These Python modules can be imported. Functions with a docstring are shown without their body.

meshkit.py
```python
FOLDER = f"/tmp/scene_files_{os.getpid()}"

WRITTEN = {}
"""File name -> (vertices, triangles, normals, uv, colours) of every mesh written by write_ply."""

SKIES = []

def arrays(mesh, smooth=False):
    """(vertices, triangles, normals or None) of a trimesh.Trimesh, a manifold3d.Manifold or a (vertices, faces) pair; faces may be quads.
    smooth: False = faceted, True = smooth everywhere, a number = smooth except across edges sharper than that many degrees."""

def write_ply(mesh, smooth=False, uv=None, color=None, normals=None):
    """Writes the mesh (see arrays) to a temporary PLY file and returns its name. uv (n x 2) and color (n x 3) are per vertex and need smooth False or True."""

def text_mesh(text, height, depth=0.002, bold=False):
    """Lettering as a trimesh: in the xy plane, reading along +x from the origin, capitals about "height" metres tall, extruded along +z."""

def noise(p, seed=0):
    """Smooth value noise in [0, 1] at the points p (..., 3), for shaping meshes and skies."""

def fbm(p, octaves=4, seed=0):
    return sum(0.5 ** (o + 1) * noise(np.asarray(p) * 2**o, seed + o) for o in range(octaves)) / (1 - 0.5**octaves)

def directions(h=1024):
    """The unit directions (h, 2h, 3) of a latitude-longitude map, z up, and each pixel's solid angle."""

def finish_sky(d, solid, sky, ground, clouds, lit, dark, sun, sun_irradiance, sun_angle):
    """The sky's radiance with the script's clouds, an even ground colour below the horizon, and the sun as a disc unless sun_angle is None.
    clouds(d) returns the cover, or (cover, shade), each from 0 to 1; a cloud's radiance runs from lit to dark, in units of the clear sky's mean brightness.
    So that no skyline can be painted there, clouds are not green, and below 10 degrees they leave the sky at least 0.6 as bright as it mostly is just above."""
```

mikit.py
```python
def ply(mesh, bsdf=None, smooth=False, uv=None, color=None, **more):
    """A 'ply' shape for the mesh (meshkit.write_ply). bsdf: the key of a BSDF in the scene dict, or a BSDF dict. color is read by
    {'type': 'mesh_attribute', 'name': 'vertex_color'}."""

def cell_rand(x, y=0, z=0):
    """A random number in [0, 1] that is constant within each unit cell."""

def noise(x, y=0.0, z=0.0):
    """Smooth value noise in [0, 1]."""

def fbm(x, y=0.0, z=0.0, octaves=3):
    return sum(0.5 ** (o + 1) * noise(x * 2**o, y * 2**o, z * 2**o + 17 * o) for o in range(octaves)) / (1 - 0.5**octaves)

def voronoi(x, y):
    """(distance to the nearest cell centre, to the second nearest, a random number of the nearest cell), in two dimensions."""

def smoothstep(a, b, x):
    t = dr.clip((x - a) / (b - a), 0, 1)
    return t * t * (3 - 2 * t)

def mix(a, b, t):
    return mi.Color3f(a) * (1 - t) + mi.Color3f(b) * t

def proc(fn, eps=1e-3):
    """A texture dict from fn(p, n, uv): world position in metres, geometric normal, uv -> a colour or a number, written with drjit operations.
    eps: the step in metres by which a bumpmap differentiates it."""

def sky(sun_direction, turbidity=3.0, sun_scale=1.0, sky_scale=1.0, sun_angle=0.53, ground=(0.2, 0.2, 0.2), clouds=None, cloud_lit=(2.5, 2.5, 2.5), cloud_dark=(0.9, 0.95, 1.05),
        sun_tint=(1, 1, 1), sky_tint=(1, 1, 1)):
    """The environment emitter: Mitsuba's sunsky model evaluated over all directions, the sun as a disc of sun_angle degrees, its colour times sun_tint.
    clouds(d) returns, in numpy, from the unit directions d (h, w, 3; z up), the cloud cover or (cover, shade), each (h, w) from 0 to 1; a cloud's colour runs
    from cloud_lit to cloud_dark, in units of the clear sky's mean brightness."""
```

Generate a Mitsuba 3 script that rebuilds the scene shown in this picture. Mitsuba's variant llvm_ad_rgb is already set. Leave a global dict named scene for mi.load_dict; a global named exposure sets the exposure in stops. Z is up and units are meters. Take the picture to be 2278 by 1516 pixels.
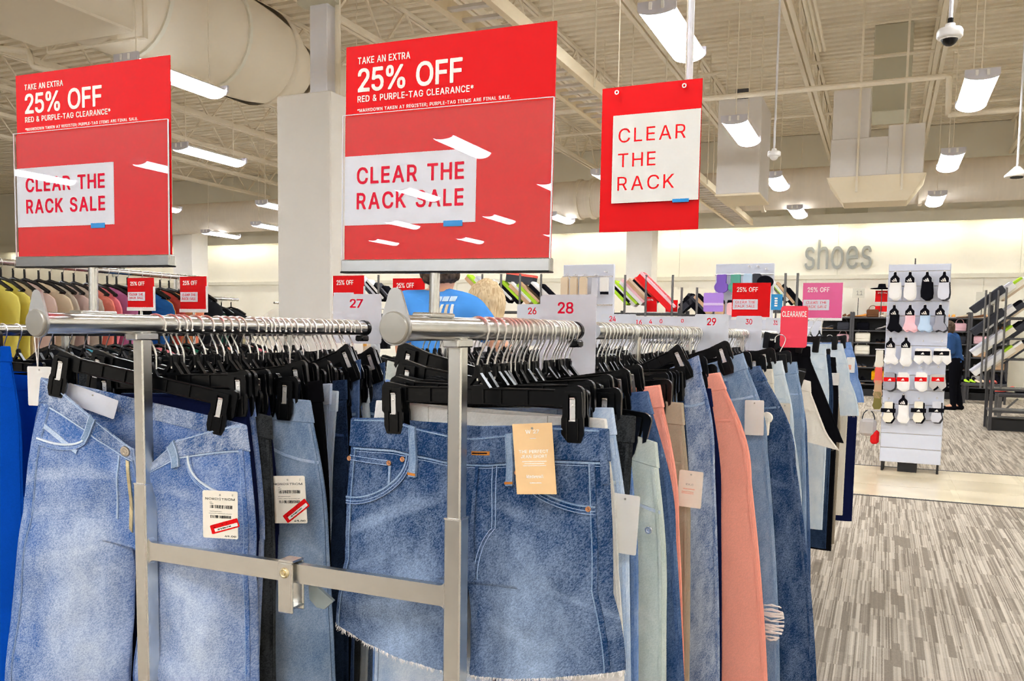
import math, random, functools
import numpy as np, trimesh, drjit as dr, mitsuba as mi
import shapely, shapely.geometry as sg, shapely.affinity as sa
import mikit, meshkit
from mikit import noise, fbm, cell_rand, smoothstep, mix, proc
T = mi.ScalarTransform4f
PI = math.pi
rnd = random.Random(7)

# ------------------------------------------------------------------ camera, exposure
W_, H_ = 2278, 1516
CX, CYP, FPX = 1139.0, 890.0, 1900.0          # principal point (the photograph is cropped off-centre) and focal length in pixels
EYE = np.array([0.0, 0.0, 1.37])
YAW, ROLL = math.radians(23.4), math.radians(0.83)
PITCH = math.atan((CYP - 737.0) / FPX)
fh, r0 = np.array([-math.sin(YAW), math.cos(YAW), 0]), np.array([math.cos(YAW), math.sin(YAW), 0])
FWD = fh * math.cos(PITCH) - np.array([0, 0, math.sin(PITCH)])
up0 = np.cross(r0, FWD)
UP = math.cos(ROLL) * up0 - math.sin(ROLL) * r0
RGT = math.cos(ROLL) * r0 + math.sin(ROLL) * up0
scene, labels = {}, {}
scene['camera'] = {'type': 'perspective', 'fov': 2 * math.degrees(math.atan(W_ / 2 / FPX)), 'fov_axis': 'x',
                   'principal_point_offset_y': (H_ / 2 - CYP) / H_, 'near_clip': 0.05, 'far_clip': 200.0,
                   'to_world': T().look_at(origin=EYE.tolist(), target=(EYE + FWD).tolist(), up=UP.tolist())}
exposure = 1.52
LAMP = (15.2, 15.9, 16.8)
WASH = (15.0, 14.3, 12.2)                       # radiance of the wall-washer tubes

def pixdir(x, y):
    return FWD + RGT * (x - CX) / FPX - UP * (y - CYP) / FPX
def at(x, y, axis, value):
    """The point on the plane axis = value that the photograph shows at pixel (x, y)."""
    d = pixdir(x, y)
    return EYE + d * (value - EYE[axis]) / d[axis]
def aty(x, y, v): return at(x, y, 1, v)
def px_of(p):
    v = np.asarray(p, float) - EYE
    return CX + FPX * (v @ RGT) / (v @ FWD), CYP - FPX * (v @ UP) / (v @ FWD)

# ------------------------------------------------------------------ entries and labels
_count = {}
def numbered(key):
    n = _count.get(key, 0); _count[key] = n + 1
    return key if n == 0 else f'{key}_{n:03d}'
def thing(name, label, cat, group=None):
    k = numbered(name)
    labels[k] = {'label': label, 'category': cat}
    if group: labels[k]['group'] = group
    return k
def put(key, shape, to=None):
    s = dict(shape)
    if to is not None: s['to_world'] = to
    scene[key] = s
    return key
def part(parent, name, mesh, mat, smooth=False, label=None, uv=None, to=None, color=None, stuff=False):
    k = numbered(f'{parent}__{name}')
    shape = mesh if isinstance(mesh, dict) else mikit.ply(mesh, mat, smooth=smooth, uv=uv, color=color)
    if isinstance(mesh, dict) and mat is not None: shape = {**mesh, 'bsdf': {'type': 'ref', 'id': mat}}
    put(k, shape, to)
    if label: labels.setdefault(k, {})['label'] = label
    if stuff: labels.setdefault(k, {})['kind'] = 'stuff'
    return k
def one(name, mesh, mat, label, cat, group=None, smooth=False, to=None, uv=None, color=None):
    k = thing(name, label, cat, group)
    put(k, mesh if isinstance(mesh, dict) else mikit.ply(mesh, mat, smooth=smooth, uv=uv, color=color), to)
    return k
def struct(name, mesh, mat, smooth=False, uv=None, label=None):
    put(name, mikit.ply(mesh, mat, smooth=smooth, uv=uv)); labels[name] = {'kind': 'structure'}
    if label: labels[name]['label'] = label
    return name

_ONES = ['first', 'second', 'third', 'fourth', 'fifth', 'sixth', 'seventh', 'eighth', 'ninth', 'tenth', 'eleventh', 'twelfth', 'thirteenth', 'fourteenth', 'fifteenth', 'sixteenth', 'seventeenth', 'eighteenth', 'nineteenth', 'twentieth']
def ordinal(i):
    """0 -> first, 1 -> second ..."""
    if i < 20: return _ONES[i]
    t, o = divmod(i + 1, 10)
    tens = {2: 'twent', 3: 'thirt', 4: 'fort', 5: 'fift', 6: 'sixt', 7: 'sevent'}[t]
    return tens + 'ieth' if o == 0 else tens + 'y-' + _ONES[o - 1]
RANK = []                                     # (row of things, distance from the front, key, label with {} or None)
def ranked(row, y, key, template=None): RANK.append((row, y, key, template))
# ------------------------------------------------------------------ mesh helpers
def cat(*ms):
    ms = [m for g in ms for m in (g if isinstance(g, (list, tuple)) else [g])]
    return trimesh.util.concatenate(ms)
def box(c, s, bevel=0.0):
    c, s = np.asarray(c, float), np.asarray(s, float)
    if bevel <= 0:
        m = trimesh.creation.box(s)
    else:
        b = min(bevel, 0.49 * s.min()); h = s / 2
        pts = []
        for sx in (-1, 1):
            for sy in (-1, 1):
                for sz in (-1, 1):
                    for k in range(3):
                        p = h.copy(); p[k] = h[k]
                        q = h - b; q[k] = h[k]
                        pts.append(q * (sx, sy, sz))
        m = trimesh.convex.convex_hull(np.array(pts))
    m.apply_translation(c)
    return m
def box2(lo, hi, bevel=0.0):
    lo, hi = np.asarray(lo, float), np.asarray(hi, float)
    return box((lo + hi) / 2, np.abs(hi - lo), bevel)
def frame(d, up=(0, 0, 1)):
    d = np.asarray(d, float); d = d / np.linalg.norm(d)
    u = np.asarray(up, float)
    if abs(d @ u) > 0.95: u = np.array([1.0, 0, 0])
    a = np.cross(u, d); a /= np.linalg.norm(a)
    return a, np.cross(d, a), d
def tube(path, r, n=8, caps=True, closed=False):
    p = np.asarray(path, float); m = len(p)
    r = np.broadcast_to(np.asarray(r, float), (m,))
    t = np.zeros_like(p); t[1:-1] = p[2:] - p[:-2]; t[0] = p[1] - p[0]; t[-1] = p[-1] - p[-2]
    t /= np.linalg.norm(t, axis=1, keepdims=True) + 1e-12
    a, b, _ = frame(t[0])
    ang = np.arange(n) * 2 * PI / n
    V = []
    for i in range(m):
        a = a - t[i] * (a @ t[i]); a /= np.linalg.norm(a) + 1e-12
        b = np.cross(t[i], a)
        V.append(p[i] + r[i] * (np.cos(ang)[:, None] * a + np.sin(ang)[:, None] * b))
    V = np.concatenate(V)
    i = np.arange(n); j = (i + 1) % n
    F = [np.stack([k * n + i, k * n + j, (k + 1) * n + j, (k + 1) * n + i], 1) for k in range(m - 1)]
    F = np.concatenate(F); F = np.vstack([F[:, [0, 1, 2]], F[:, [0, 2, 3]]])
    if caps:
        V = np.vstack([V, p[0], p[-1]])
        F = np.vstack([F, np.stack([j, i, i * 0 + m * n], 1), np.stack([(m - 1) * n + i, (m - 1) * n + j, i * 0 + m * n + 1], 1)])
    return trimesh.Trimesh(V, F, process=False)
def cyl(p0, p1, r, n=16): return tube([p0, p1], r, n)
def bar(p0, p1, w, h, up=(0, 0, 1)):
    p0, p1 = np.asarray(p0, float), np.asarray(p1, float)
    a, b, d = frame(p1 - p0, up)
    L = np.linalg.norm(p1 - p0)
    m = trimesh.creation.box((w, h, L))
    M = np.eye(4); M[:3, 0], M[:3, 1], M[:3, 2], M[:3, 3] = a, b, d, (p0 + p1) / 2
    m.apply_transform(M)
    return m
def lathe(prof, n=24):
    """prof: (radius, z) pairs, about the z axis."""
    prof = np.asarray(prof, float); ang = np.arange(n) * 2 * PI / n
    V = np.concatenate([np.stack([r * np.cos(ang), r * np.sin(ang), np.full(n, z)], 1) for r, z in prof])
    i = np.arange(n); j = (i + 1) % n
    F = np.concatenate([np.stack([k * n + i, k * n + j, (k + 1) * n + j, (k + 1) * n + i], 1) for k in range(len(prof) - 1)])
    return trimesh.Trimesh(V, np.vstack([F[:, [0, 1, 2]], F[:, [0, 2, 3]]]), process=False)
def extrude(poly, h):
    return cat([trimesh.creation.extrude_polygon(g, h, engine='earcut') for g in getattr(poly, 'geoms', [poly])])
def xf(m, M):
    m = m.copy(); m.apply_transform(M); return m
def upright(m, at3=(0, 0, 0), yaw=0.0):
    """A mesh in the xy plane (extruded to +z) stood up to face -y (then turned by yaw about z) at the point."""
    M = np.eye(4); M[:3, :3] = np.array([[1, 0, 0], [0, 0, -1], [0, 1, 0.0]])
    R = trimesh.transformations.rotation_matrix(yaw, (0, 0, 1)); R[:3, 3] = at3
    return xf(m, R @ M)
def rrect(w, h, r, cx=0, cy=0):
    return sg.box(cx - w / 2 + r, cy - h / 2 + r, cx + w / 2 - r, cy + h / 2 - r).buffer(r, quad_segs=5) if r > 0 else sg.box(cx - w / 2, cy - h / 2, cx + w / 2, cy + h / 2)
def grid_mesh(P, closed_u=False):
    """P (rows, cols, 3) -> (mesh); closed_u joins the last column to the first."""
    R, C = P.shape[:2]
    idx = np.arange(R * C).reshape(R, C)
    nxt = np.roll(idx, -1, 1) if closed_u else idx[:, 1:]
    a = idx if closed_u else idx[:, :-1]
    q = np.stack([a[:-1], nxt[:-1], nxt[1:], a[1:]], -1).reshape(-1, 4)
    return trimesh.Trimesh(P.reshape(-1, 3), np.vstack([q[:, [0, 1, 2]], q[:, [0, 2, 3]]]), process=False)
@functools.lru_cache(None)
def glyph(ch, bold):
    m = meshkit.text_mesh(ch, 1.0, depth=1.0, bold=bold)
    return m
def text(s, h, depth=0.0006, bold=False, space=0.14, condense=1.0, slant=0.0):
    """Lettering in the xy plane from the origin, capitals h tall; space is the gap between letters in capitals' heights."""
    x, ms = 0.0, []
    for ch in s:
        if ch == ' ': x += 0.36 + space; continue
        g = glyph(ch, bold).copy()
        lo, hi = g.bounds[0], g.bounds[1]
        w = (hi[0] - lo[0]) * condense
        g.vertices[:, 0] = (g.vertices[:, 0] - lo[0]) * condense + x
        x += w + space
        ms.append(g)
    m = cat(ms); m.vertices *= (h, h, depth)
    return m
def twidth(m): return m.bounds[1][0]
def fit(m, w):
    m.vertices[:, 0] *= w / twidth(m); return m

# ------------------------------------------------------------------ materials
def rgb(*c): return {'type': 'rgb', 'value': [float(x) for x in (c[0] if len(c) == 1 else c)]}
def srgb(h):
    c = [int(h[i:i + 2], 16) / 255 for i in (0, 2, 4)]
    return [x / 12.92 if x <= 0.04045 else ((x + 0.055) / 1.055) ** 2.4 for x in c]
def two(d): return {'type': 'twosided', 'bsdf': d}
def mat(key, col, rough=0.6, metal=0.0, spec=0.5, coat=0.0):
    c = col if isinstance(col, dict) else rgb(srgb(col) if isinstance(col, str) else col)
    scene[key] = two({'type': 'principled', 'base_color': c, 'roughness': rough, 'metallic': metal, 'specular': spec, 'clearcoat': coat, 'clearcoat_gloss': 0.95})
    return key
def matte(key, col):
    c = col if isinstance(col, dict) else rgb(srgb(col) if isinstance(col, str) else col)
    scene[key] = two({'type': 'diffuse', 'reflectance': c})
    return key
def chrome(key, col, rough):
    scene[key] = two({'type': 'roughconductor', 'material': 'none', 'specular_reflectance': col if isinstance(col, dict) else rgb(col), 'alpha': rough, 'distribution': 'ggx'})
    return key
VC = {'type': 'mesh_attribute', 'name': 'vertex_color'}
matte('mat_tinted_cloth', VC)
mat('mat_tinted_gloss', VC, 0.35)
matte('mat_white', 'f1efe9'); mat('mat_white_gloss', 'f2f2f2', 0.35)
mat('mat_card', 'd9dbe4', 0.45); mat('mat_white_tag', 'f2f0eb', 0.5)
matte('mat_wall', 'f5f1e3'); matte('mat_wall_grey', 'd9d5c6'); matte('mat_wall_shadow', 'bdb9a5')  # last one: plain darker grey of the vent panel, junction can and roof unit
matte('mat_column', 'e4e0d9')
matte('mat_steel_paint', 'ddd3c0'); matte('mat_duct', 'dad0be'); matte('mat_box_duct', 'd5d0cb'); matte('mat_box_duct_low', 'e9dcc2')
mat('mat_black_plastic', '050608', 0.25, spec=0.30)
mat('mat_black_matte', '101012', 0.6)
mat('mat_red', 'd20a10', 0.5, spec=.15); mat('mat_red_gloss', 'c81a20', 0.35, spec=0.3)
matte('mat_red_ink', 'd31f3c'); matte('mat_white_ink', 'fbf6f2'); matte('mat_blue_ink', '3f93d2'); matte('mat_black_ink', '15151a'); matte('mat_grey_ink', '9a968c')
mat('mat_dark_metal', '3a393b', 0.45, spec=0.5); mat('mat_grey_metal', '5d5b5a', 0.45)
mat('mat_lamp_body', 'dcdce2', 0.4)
chrome('mat_chrome', (0.74, 0.74, 0.73), 0.05)
chrome('mat_steel', (0.80, 0.79, 0.75), 0.07)
chrome('mat_wire', (0.93, 0.92, 0.90), 0.12)
chrome('mat_copper', (0.62, 0.30, 0.16), 0.25); chrome('mat_bronze', (0.55, 0.47, 0.38), 0.25)
chrome('mat_brass', (0.80, 0.68, 0.42), 0.2)
scene['mat_acrylic'] = {'type': 'thindielectric', 'int_ior': 1.49, 'ext_ior': 1.0}
# ------------------------------------------------------------------ procedural surfaces
def carpet_fn(p, n, uv):
    x, y = p.x, p.y
    i = dr.floor(x / 0.016)
    seg = dr.floor(y / 0.52 + 7.0 * cell_rand(i, 3))
    a = cell_rand(i, seg, 1)
    j = dr.floor(x / 0.0058)
    b = cell_rand(j, dr.floor(y / 0.46 + 5.0 * cell_rand(dr.floor(x / 0.19), 9)), 2)
    k = dr.floor(x / 0.032)
    c = cell_rand(k, dr.floor(y / 0.30 + 9.0 * cell_rand(k, 5)), 4)
    t = 0.36 * a + 0.50 * b + 0.14 * c
    t = dr.select(c > 0.93, 0.26 + 0.06 * b, t)
    t = t + 0.10 * (noise(x * 240, y * 240) - 0.5)
    dark, light = mi.Color3f(0.205, 0.170, 0.132), mi.Color3f(0.54, 0.475, 0.392)
    return mix(dark, light, smoothstep(0.10, 0.90, t))
def cream_tile_fn(p, n, uv):
    t = fbm(p.x * 1.6, p.y * 1.6, 3.0, 3)
    return mix((0.50, 0.42, 0.28), (0.66, 0.57, 0.41), smoothstep(0.2, 0.8, t + 0.25 * (cell_rand(dr.floor(p.x / 0.61), dr.floor(p.y / 0.61)) - 0.5)))
def duct_fn(p, n, uv):
    s = 0.94 + 0.06 * noise(uv.x * 1.2, uv.y * 30.0)
    st = smoothstep(0.55, 0.8, fbm(p.x * 1.1, p.y * 1.1, p.z * 0.4, 2)) * 0.18
    return mix((0.72, 0.645, 0.545), (0.45, 0.36, 0.27), st) * s
matte('mat_carpet', proc(carpet_fn)); matte('mat_duct_old', proc(duct_fn))
mat('mat_cream_tile', proc(cream_tile_fn), 0.18, spec=0.5)

X0, X1, Y0, Y1, ZC = -33.0, 5.5, -24.0, 22.0, 6.1
def slab(lo, hi): return box2(lo, hi)
struct('floor', slab((X0, Y0, -0.1), (X1, Y1, 0)), 'mat_carpet')
struct('wall_back', slab((X0, Y1, 0), (X1, Y1 + 0.2, ZC + 0.3)), 'mat_wall')
struct('wall_left', slab((X0 - 0.2, Y0, 0), (X0, Y1 + .2, ZC + 0.3)), 'mat_wall')
struct('wall_right', slab((X1, Y0, 0), (X1 + 0.2, Y1 + .2, ZC + 0.3)), 'mat_wall')
struct('wall_front', slab((X0 - .2, Y0 - 0.2, 0), (X1 + .2, Y0, ZC + 0.3)), 'mat_wall')
# corrugated roof deck, ribs along x
ys, zs, y = [], [], Y0
while y < Y1 + 0.2:
    for dy, dz in ((0, 0), (0.11, 0), (0.13, 0.045), (0.20, 0.045)):
        ys.append(y + dy); zs.append(ZC + dz)
    y += 0.22
P = np.stack([np.stack([np.full(len(ys), x), ys, zs], 1) for x in (X0 - .2, X1 + .2)], 1)
struct('ceiling', grid_mesh(P), 'mat_steel_paint')

# polished path across the shop, tile by tile where it shows
PY0, PY1 = 7.9, 9.72
nx0, nx1 = -2.4, 3.1
struct('trim_1', cat(slab((X0, PY0, 0), (nx0, PY1, 0.004)), slab((nx1, PY0, 0), (X1, PY1, 0.004)), slab((nx0, PY0, 0), (nx1, PY1, 0.0015))), 'mat_cream_tile', label='polished cream path between the carpets')
for i in range(9):
    for j in range(3):
        w = (nx1 - nx0) / 9; h = (PY1 - PY0) / 3
        part('trim_1', 'tile', box2((nx0 + i * w + .002, PY0 + j * h + .002, 0.0005), (nx0 + (i + 1) * w - .002, PY0 + (j + 1) * h - .002, 0.004)), 'mat_cream_tile')
struct('trim_2', cat(slab((X0, PY1, 0), (X1, PY1 + .02, 0.009)), slab((X0, PY0 - .015, 0), (X1, PY0, 0.008))), 'mat_grey_metal', label='thin metal edge strips of the path')

# back wall: washed band, valance ledge, lower trim, panel seams, grey panel
ZB0, ZB1 = 2.82, 4.08
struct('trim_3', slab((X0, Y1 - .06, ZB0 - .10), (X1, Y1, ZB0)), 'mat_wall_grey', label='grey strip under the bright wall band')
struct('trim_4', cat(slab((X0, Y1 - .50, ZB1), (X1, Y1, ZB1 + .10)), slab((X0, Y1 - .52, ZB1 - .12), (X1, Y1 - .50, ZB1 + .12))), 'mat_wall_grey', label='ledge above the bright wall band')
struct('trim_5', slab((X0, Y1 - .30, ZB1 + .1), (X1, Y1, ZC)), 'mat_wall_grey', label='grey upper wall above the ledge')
a, b = aty(1837, 458, Y1 - .3), aty(1930, 488, Y1 - .3)
one('vent_panel', box2((a[0], Y1 - .33, b[2]), (b[0], Y1 - .30, a[2])), 'mat_wall_shadow', 'flat grey vent panel high on the back wall above the letters', 'vent')
for k, x in enumerate(np.arange(-30, 5, 2.45)):
    t_ = thing('strip_lamp', f'linear lamp under the ledge of the back wall, {ordinal(k)} from the left', 'lamp', 'wall washer lamps under the back ledge')
    part(t_, 'housing', box2((x, Y1 - .46, ZB1 - .05), (x + 2.2, Y1 - .38, ZB1)), 'mat_lamp_body')
    part(t_, 'diffuser', {**mikit.ply(box2((x + .02, Y1 - .44, ZB1 - .066), (x + 2.18, Y1 - .39, ZB1 - .05))), 'emitter': {'type': 'area', 'radiance': rgb(WASH)}}, None)
    part(t_, 'bracket', box2((x + 2.25, Y1 - .5, ZB1 - .09), (x + 2.28, Y1 - .3, ZB1)), 'mat_steel_paint')
def seams(z0, z1, xs):
    for x in xs: part('wall_back', 'panel_joint', box2((x, Y1 - .012, z0), (x + .015, Y1, z1)), 'mat_wall_grey')
seams(0.1, ZB0 - .1, np.arange(-17, 4, 1.9)); seams(ZB0, ZB1, np.arange(-16.3, 4, 3.8))

# letters on the wall
def wall_word(s, x0, y0, x1, h, lab):
    a, b = aty(x0, y0, Y1), aty(x1, y0, Y1)
    m = text(s, h, depth=.05, bold=False, space=.16)
    m = fit(m, b[0] - a[0])
    m.vertices[:, 2] += 0.02
    one('raised_lettering', upright(m, (a[0], Y1, a[2])), 'mat_letter', lab, 'sign')
mat('mat_letter', '8f918c', 0.4)
wall_word('shoes', 1790, 599, 1938, .70, 'grey raised letters reading shoes on the cream back wall')
wall_word('tops', 226, 603, 280, .78, 'grey raised letters on the back wall, mostly hidden by the sign at the left')

# columns
def column(px0, px1, pside, ptop, Y, post=True, label=''):
    a = aty(px0, 640, Y); b = aty(px1, 640, Y)
    zt = aty(px1, ptop, Y)[2]
    w = b[0] - a[0]
    t_ = thing('column', label, 'column')
    part(t_, 'cladding', box2((a[0], Y, 0), (b[0], Y + w * 0.9, zt), .012), 'mat_column')
    part(t_, 'base', box2((a[0] - .02, Y - .02, 0), (b[0] + .02, Y + w * .9 + .02, .12), .01), 'mat_wall_grey')
    if post:
        c0 = aty(689, 100, Y + .2); c1 = aty(728, 100, Y + .2)
        part(t_, 'steel_post', box2((c0[0], Y + .2, zt), (c1[0], Y + .2 + (c1[0] - c0[0]), ZC), .006), 'mat_lamp_body')
        m = lathe([(0.0, 0), (.21, 0), (.21, .12), (0, .12)], 24); m.apply_translation(((c0[0] + c1[0]) / 2, Y + .2, aty(708, 10, Y + .2)[2]))
        part(t_, 'junction_can', m, 'mat_wall_shadow', smooth=40)
        part(t_, 'conduit', cyl((c1[0] + .06, Y + .3, zt), (c1[0] + .06, Y + .3, ZC), .03, 10), 'mat_steel_paint', smooth=40)
column(618, 736, 757, 200, 7.2, True, 'wide pale square column between the two large sale signs')
column(1391, 1448, 1462, 505, 20.6, False, 'pale square column by the far wall under the hanging banner')
column(386, 428, 436, 500, 19.5, False, 'pale slim column at the far left by the small red signs')

# ------------------------------------------------------------------ roof steel, ducts, tray, pipes
ZJ = 5.40
web_a = bar((0, 0, 0), (0, .62, ZC - ZJ), .03, .03); web_b = bar((0, .62, ZC - ZJ), (0, 1.24, 0), .03, .03)
pl_a, pl_b = mikit.ply(web_a, 'mat_steel_paint'), mikit.ply(web_b, 'mat_steel_paint')
Lj = 1.24 * 19
pl_bot = mikit.ply(cat(box2((-.075, 0, -.02), (-.015, Lj, .05)), box2((.015, 0, -.02), (.075, Lj, .05))), 'mat_steel_paint')
pl_top = mikit.ply(cat(box2((-.06, 0, -.05), (-.01, Lj, 0)), box2((.01, 0, -.05), (.06, Lj, 0))), 'mat_steel_paint')
for k in range(-9, 3):
    x = -1.27 + 1.83 * k
    o = T().translate([x, -1.6, ZJ])
    t_ = thing('roof_joist', f'cream open web steel joist under the roof, {ordinal(k + 9)} from the left', 'joist', 'roof joists running towards the back wall')
    part(t_, 'bottom_chord', pl_bot, None, to=o); part(t_, 'top_chord', pl_top, None, to=T().translate([x, -1.6, ZC]))
    for q in range(19):
        part(t_, 'web', pl_a, None, to=T().translate([x, -1.6 + 1.24 * q, ZJ])); part(t_, 'web', pl_b, None, to=T().translate([x, -1.6 + 1.24 * q, ZJ]))
for k, yb in enumerate((4.4, 7.6, 10.8, 14.0, 17.2)):
    one('roof_bridging', cat(cyl((-19, yb, ZJ + .08), (3.6, yb, ZJ + .08), .028, 8), cyl((-19, yb + .05, ZC - .12), (3.6, yb + .05, ZC - .12), .022, 8)), 'mat_steel_paint',
        f'thin cream rods crossing the roof joists, {ordinal(k)} set from the front', 'rod', 'bridging rods across the joists', smooth=40)
# ladder tray
t_ = thing('cable_tray', 'long cream ladder cable tray running to the back wall beside the hanging banner', 'cable tray')
xt, zt = -3.12, 3.90
for s in (-.21, .21): part(t_, 'side_rail', cat(box2((xt + s - .012, 1.5, zt), (xt + s + .012, 20.6, zt + .13)), box2((xt + s - .03, 1.5, zt - .006), (xt + s + .03, 20.6, zt + .006))), 'mat_box_duct_low')
pr = mikit.ply(box2((-.2, -.03, 0), (.2, .03, .025)), 'mat_box_duct')
for yy in np.arange(1.6, 20.6, .26): part(t_, 'rung', pr, None, to=T().translate([xt, yy, zt + .02]))
for yy in np.arange(2.5, 20, 3.1):
    for s in (-.24, .24): part(t_, 'hanger_rod', cyl((xt + s, yy, zt + .02), (xt + s, yy, ZC), .009, 6), 'mat_steel_paint')

# big supply duct at the left: square trunk, round section, reducer, smaller round run
def duct_uv(path, r, n=28):
    m = tube(path, r, n, caps=True)
    L = np.r_[0, np.cumsum(np.linalg.norm(np.diff(np.asarray(path, float), axis=0), axis=1))]
    uv = np.vstack([np.stack([np.arange(n) / n * 6, np.full(n, l)], 1) for l in L] + [[[0, 0], [0, L[-1]]]])
    return m, uv
zb = 4.27
c = at(300, 72, 2, zb); cl = at(62, 110, 2, zb)
xr, ye, xl = c[0], c[1], c[0] - 1.35
t_ = thing('supply_duct', 'large cream air duct above the left sale sign, square then round', 'duct')
part(t_, 'square_trunk', box2((xl, -3, zb), (xr, ye, zb + 1.0), .02), 'mat_duct')
RD = .62; xc = xr - .66; zc = zb + .60
m, uv = duct_uv([(xc, ye - .01, zc), (xc, ye + .12, zc), (xc, ye + 1.75, zc), (xc, ye + 2.6, zc)], RD)
part(t_, 'round_section', m, 'mat_duct', smooth=True)
for yy in (ye + .5, ye + 1.72): part(t_, 'flange', tube([(xc, yy, zc), (xc, yy + .05, zc)], RD + .025, 28), 'mat_wall_grey', smooth=40)
pe = at(560, 284, 0, xc - .1)
m = tube([(xc, ye + 2.58, zc), (xc, ye + 2.75, zc), (xc, ye + 3.1, zc - .02), (xc, ye + 3.3, zc - .05)], [RD, RD * .97, RD * .72, .42], 28)
part(t_, 'reducer', m, 'mat_duct', smooth=True)
part(t_, 'small_round_run', tube([(xc, ye + 3.25, zc - .05), (xc, 12.0, zc - .05), (xc, 18.5, zc - .05)], .42, 24), 'mat_duct', smooth=40)
for yy in (1.0, 4.0, 6.6): part(t_, 'strap', cat(box2((xl - .02, yy, zb - .02), (xr + .02, yy + .05, zb)), box2((xl - .02, yy, zb), (xl, yy + .05, ZC)), box2((xr, yy, zb), (xr + .02, yy + .05, ZC))), 'mat_steel_paint')
# back duct across the shop
d0 = aty(1755, 421, 19.0)
t_ = thing('cross_duct', 'long stained round duct running across the back above the shoes wall', 'duct')
m, uv = duct_uv([(x, 19.0, d0[2]) for x in np.linspace(-24, 5.2, 24)], .42)
part(t_, 'round_run', m, 'mat_duct_old', smooth=True, uv=uv)
for x in (-14.5, -11.2, aty(1290, 430, 19.0)[0], aty(1300, 430, 19.0)[0] + .2, -2.5, 0.5): part(t_, 'collar', tube([(x, 19.0, d0[2]), (x + .07, 19.0, d0[2])], .46, 28), 'mat_duct', smooth=40)
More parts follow.
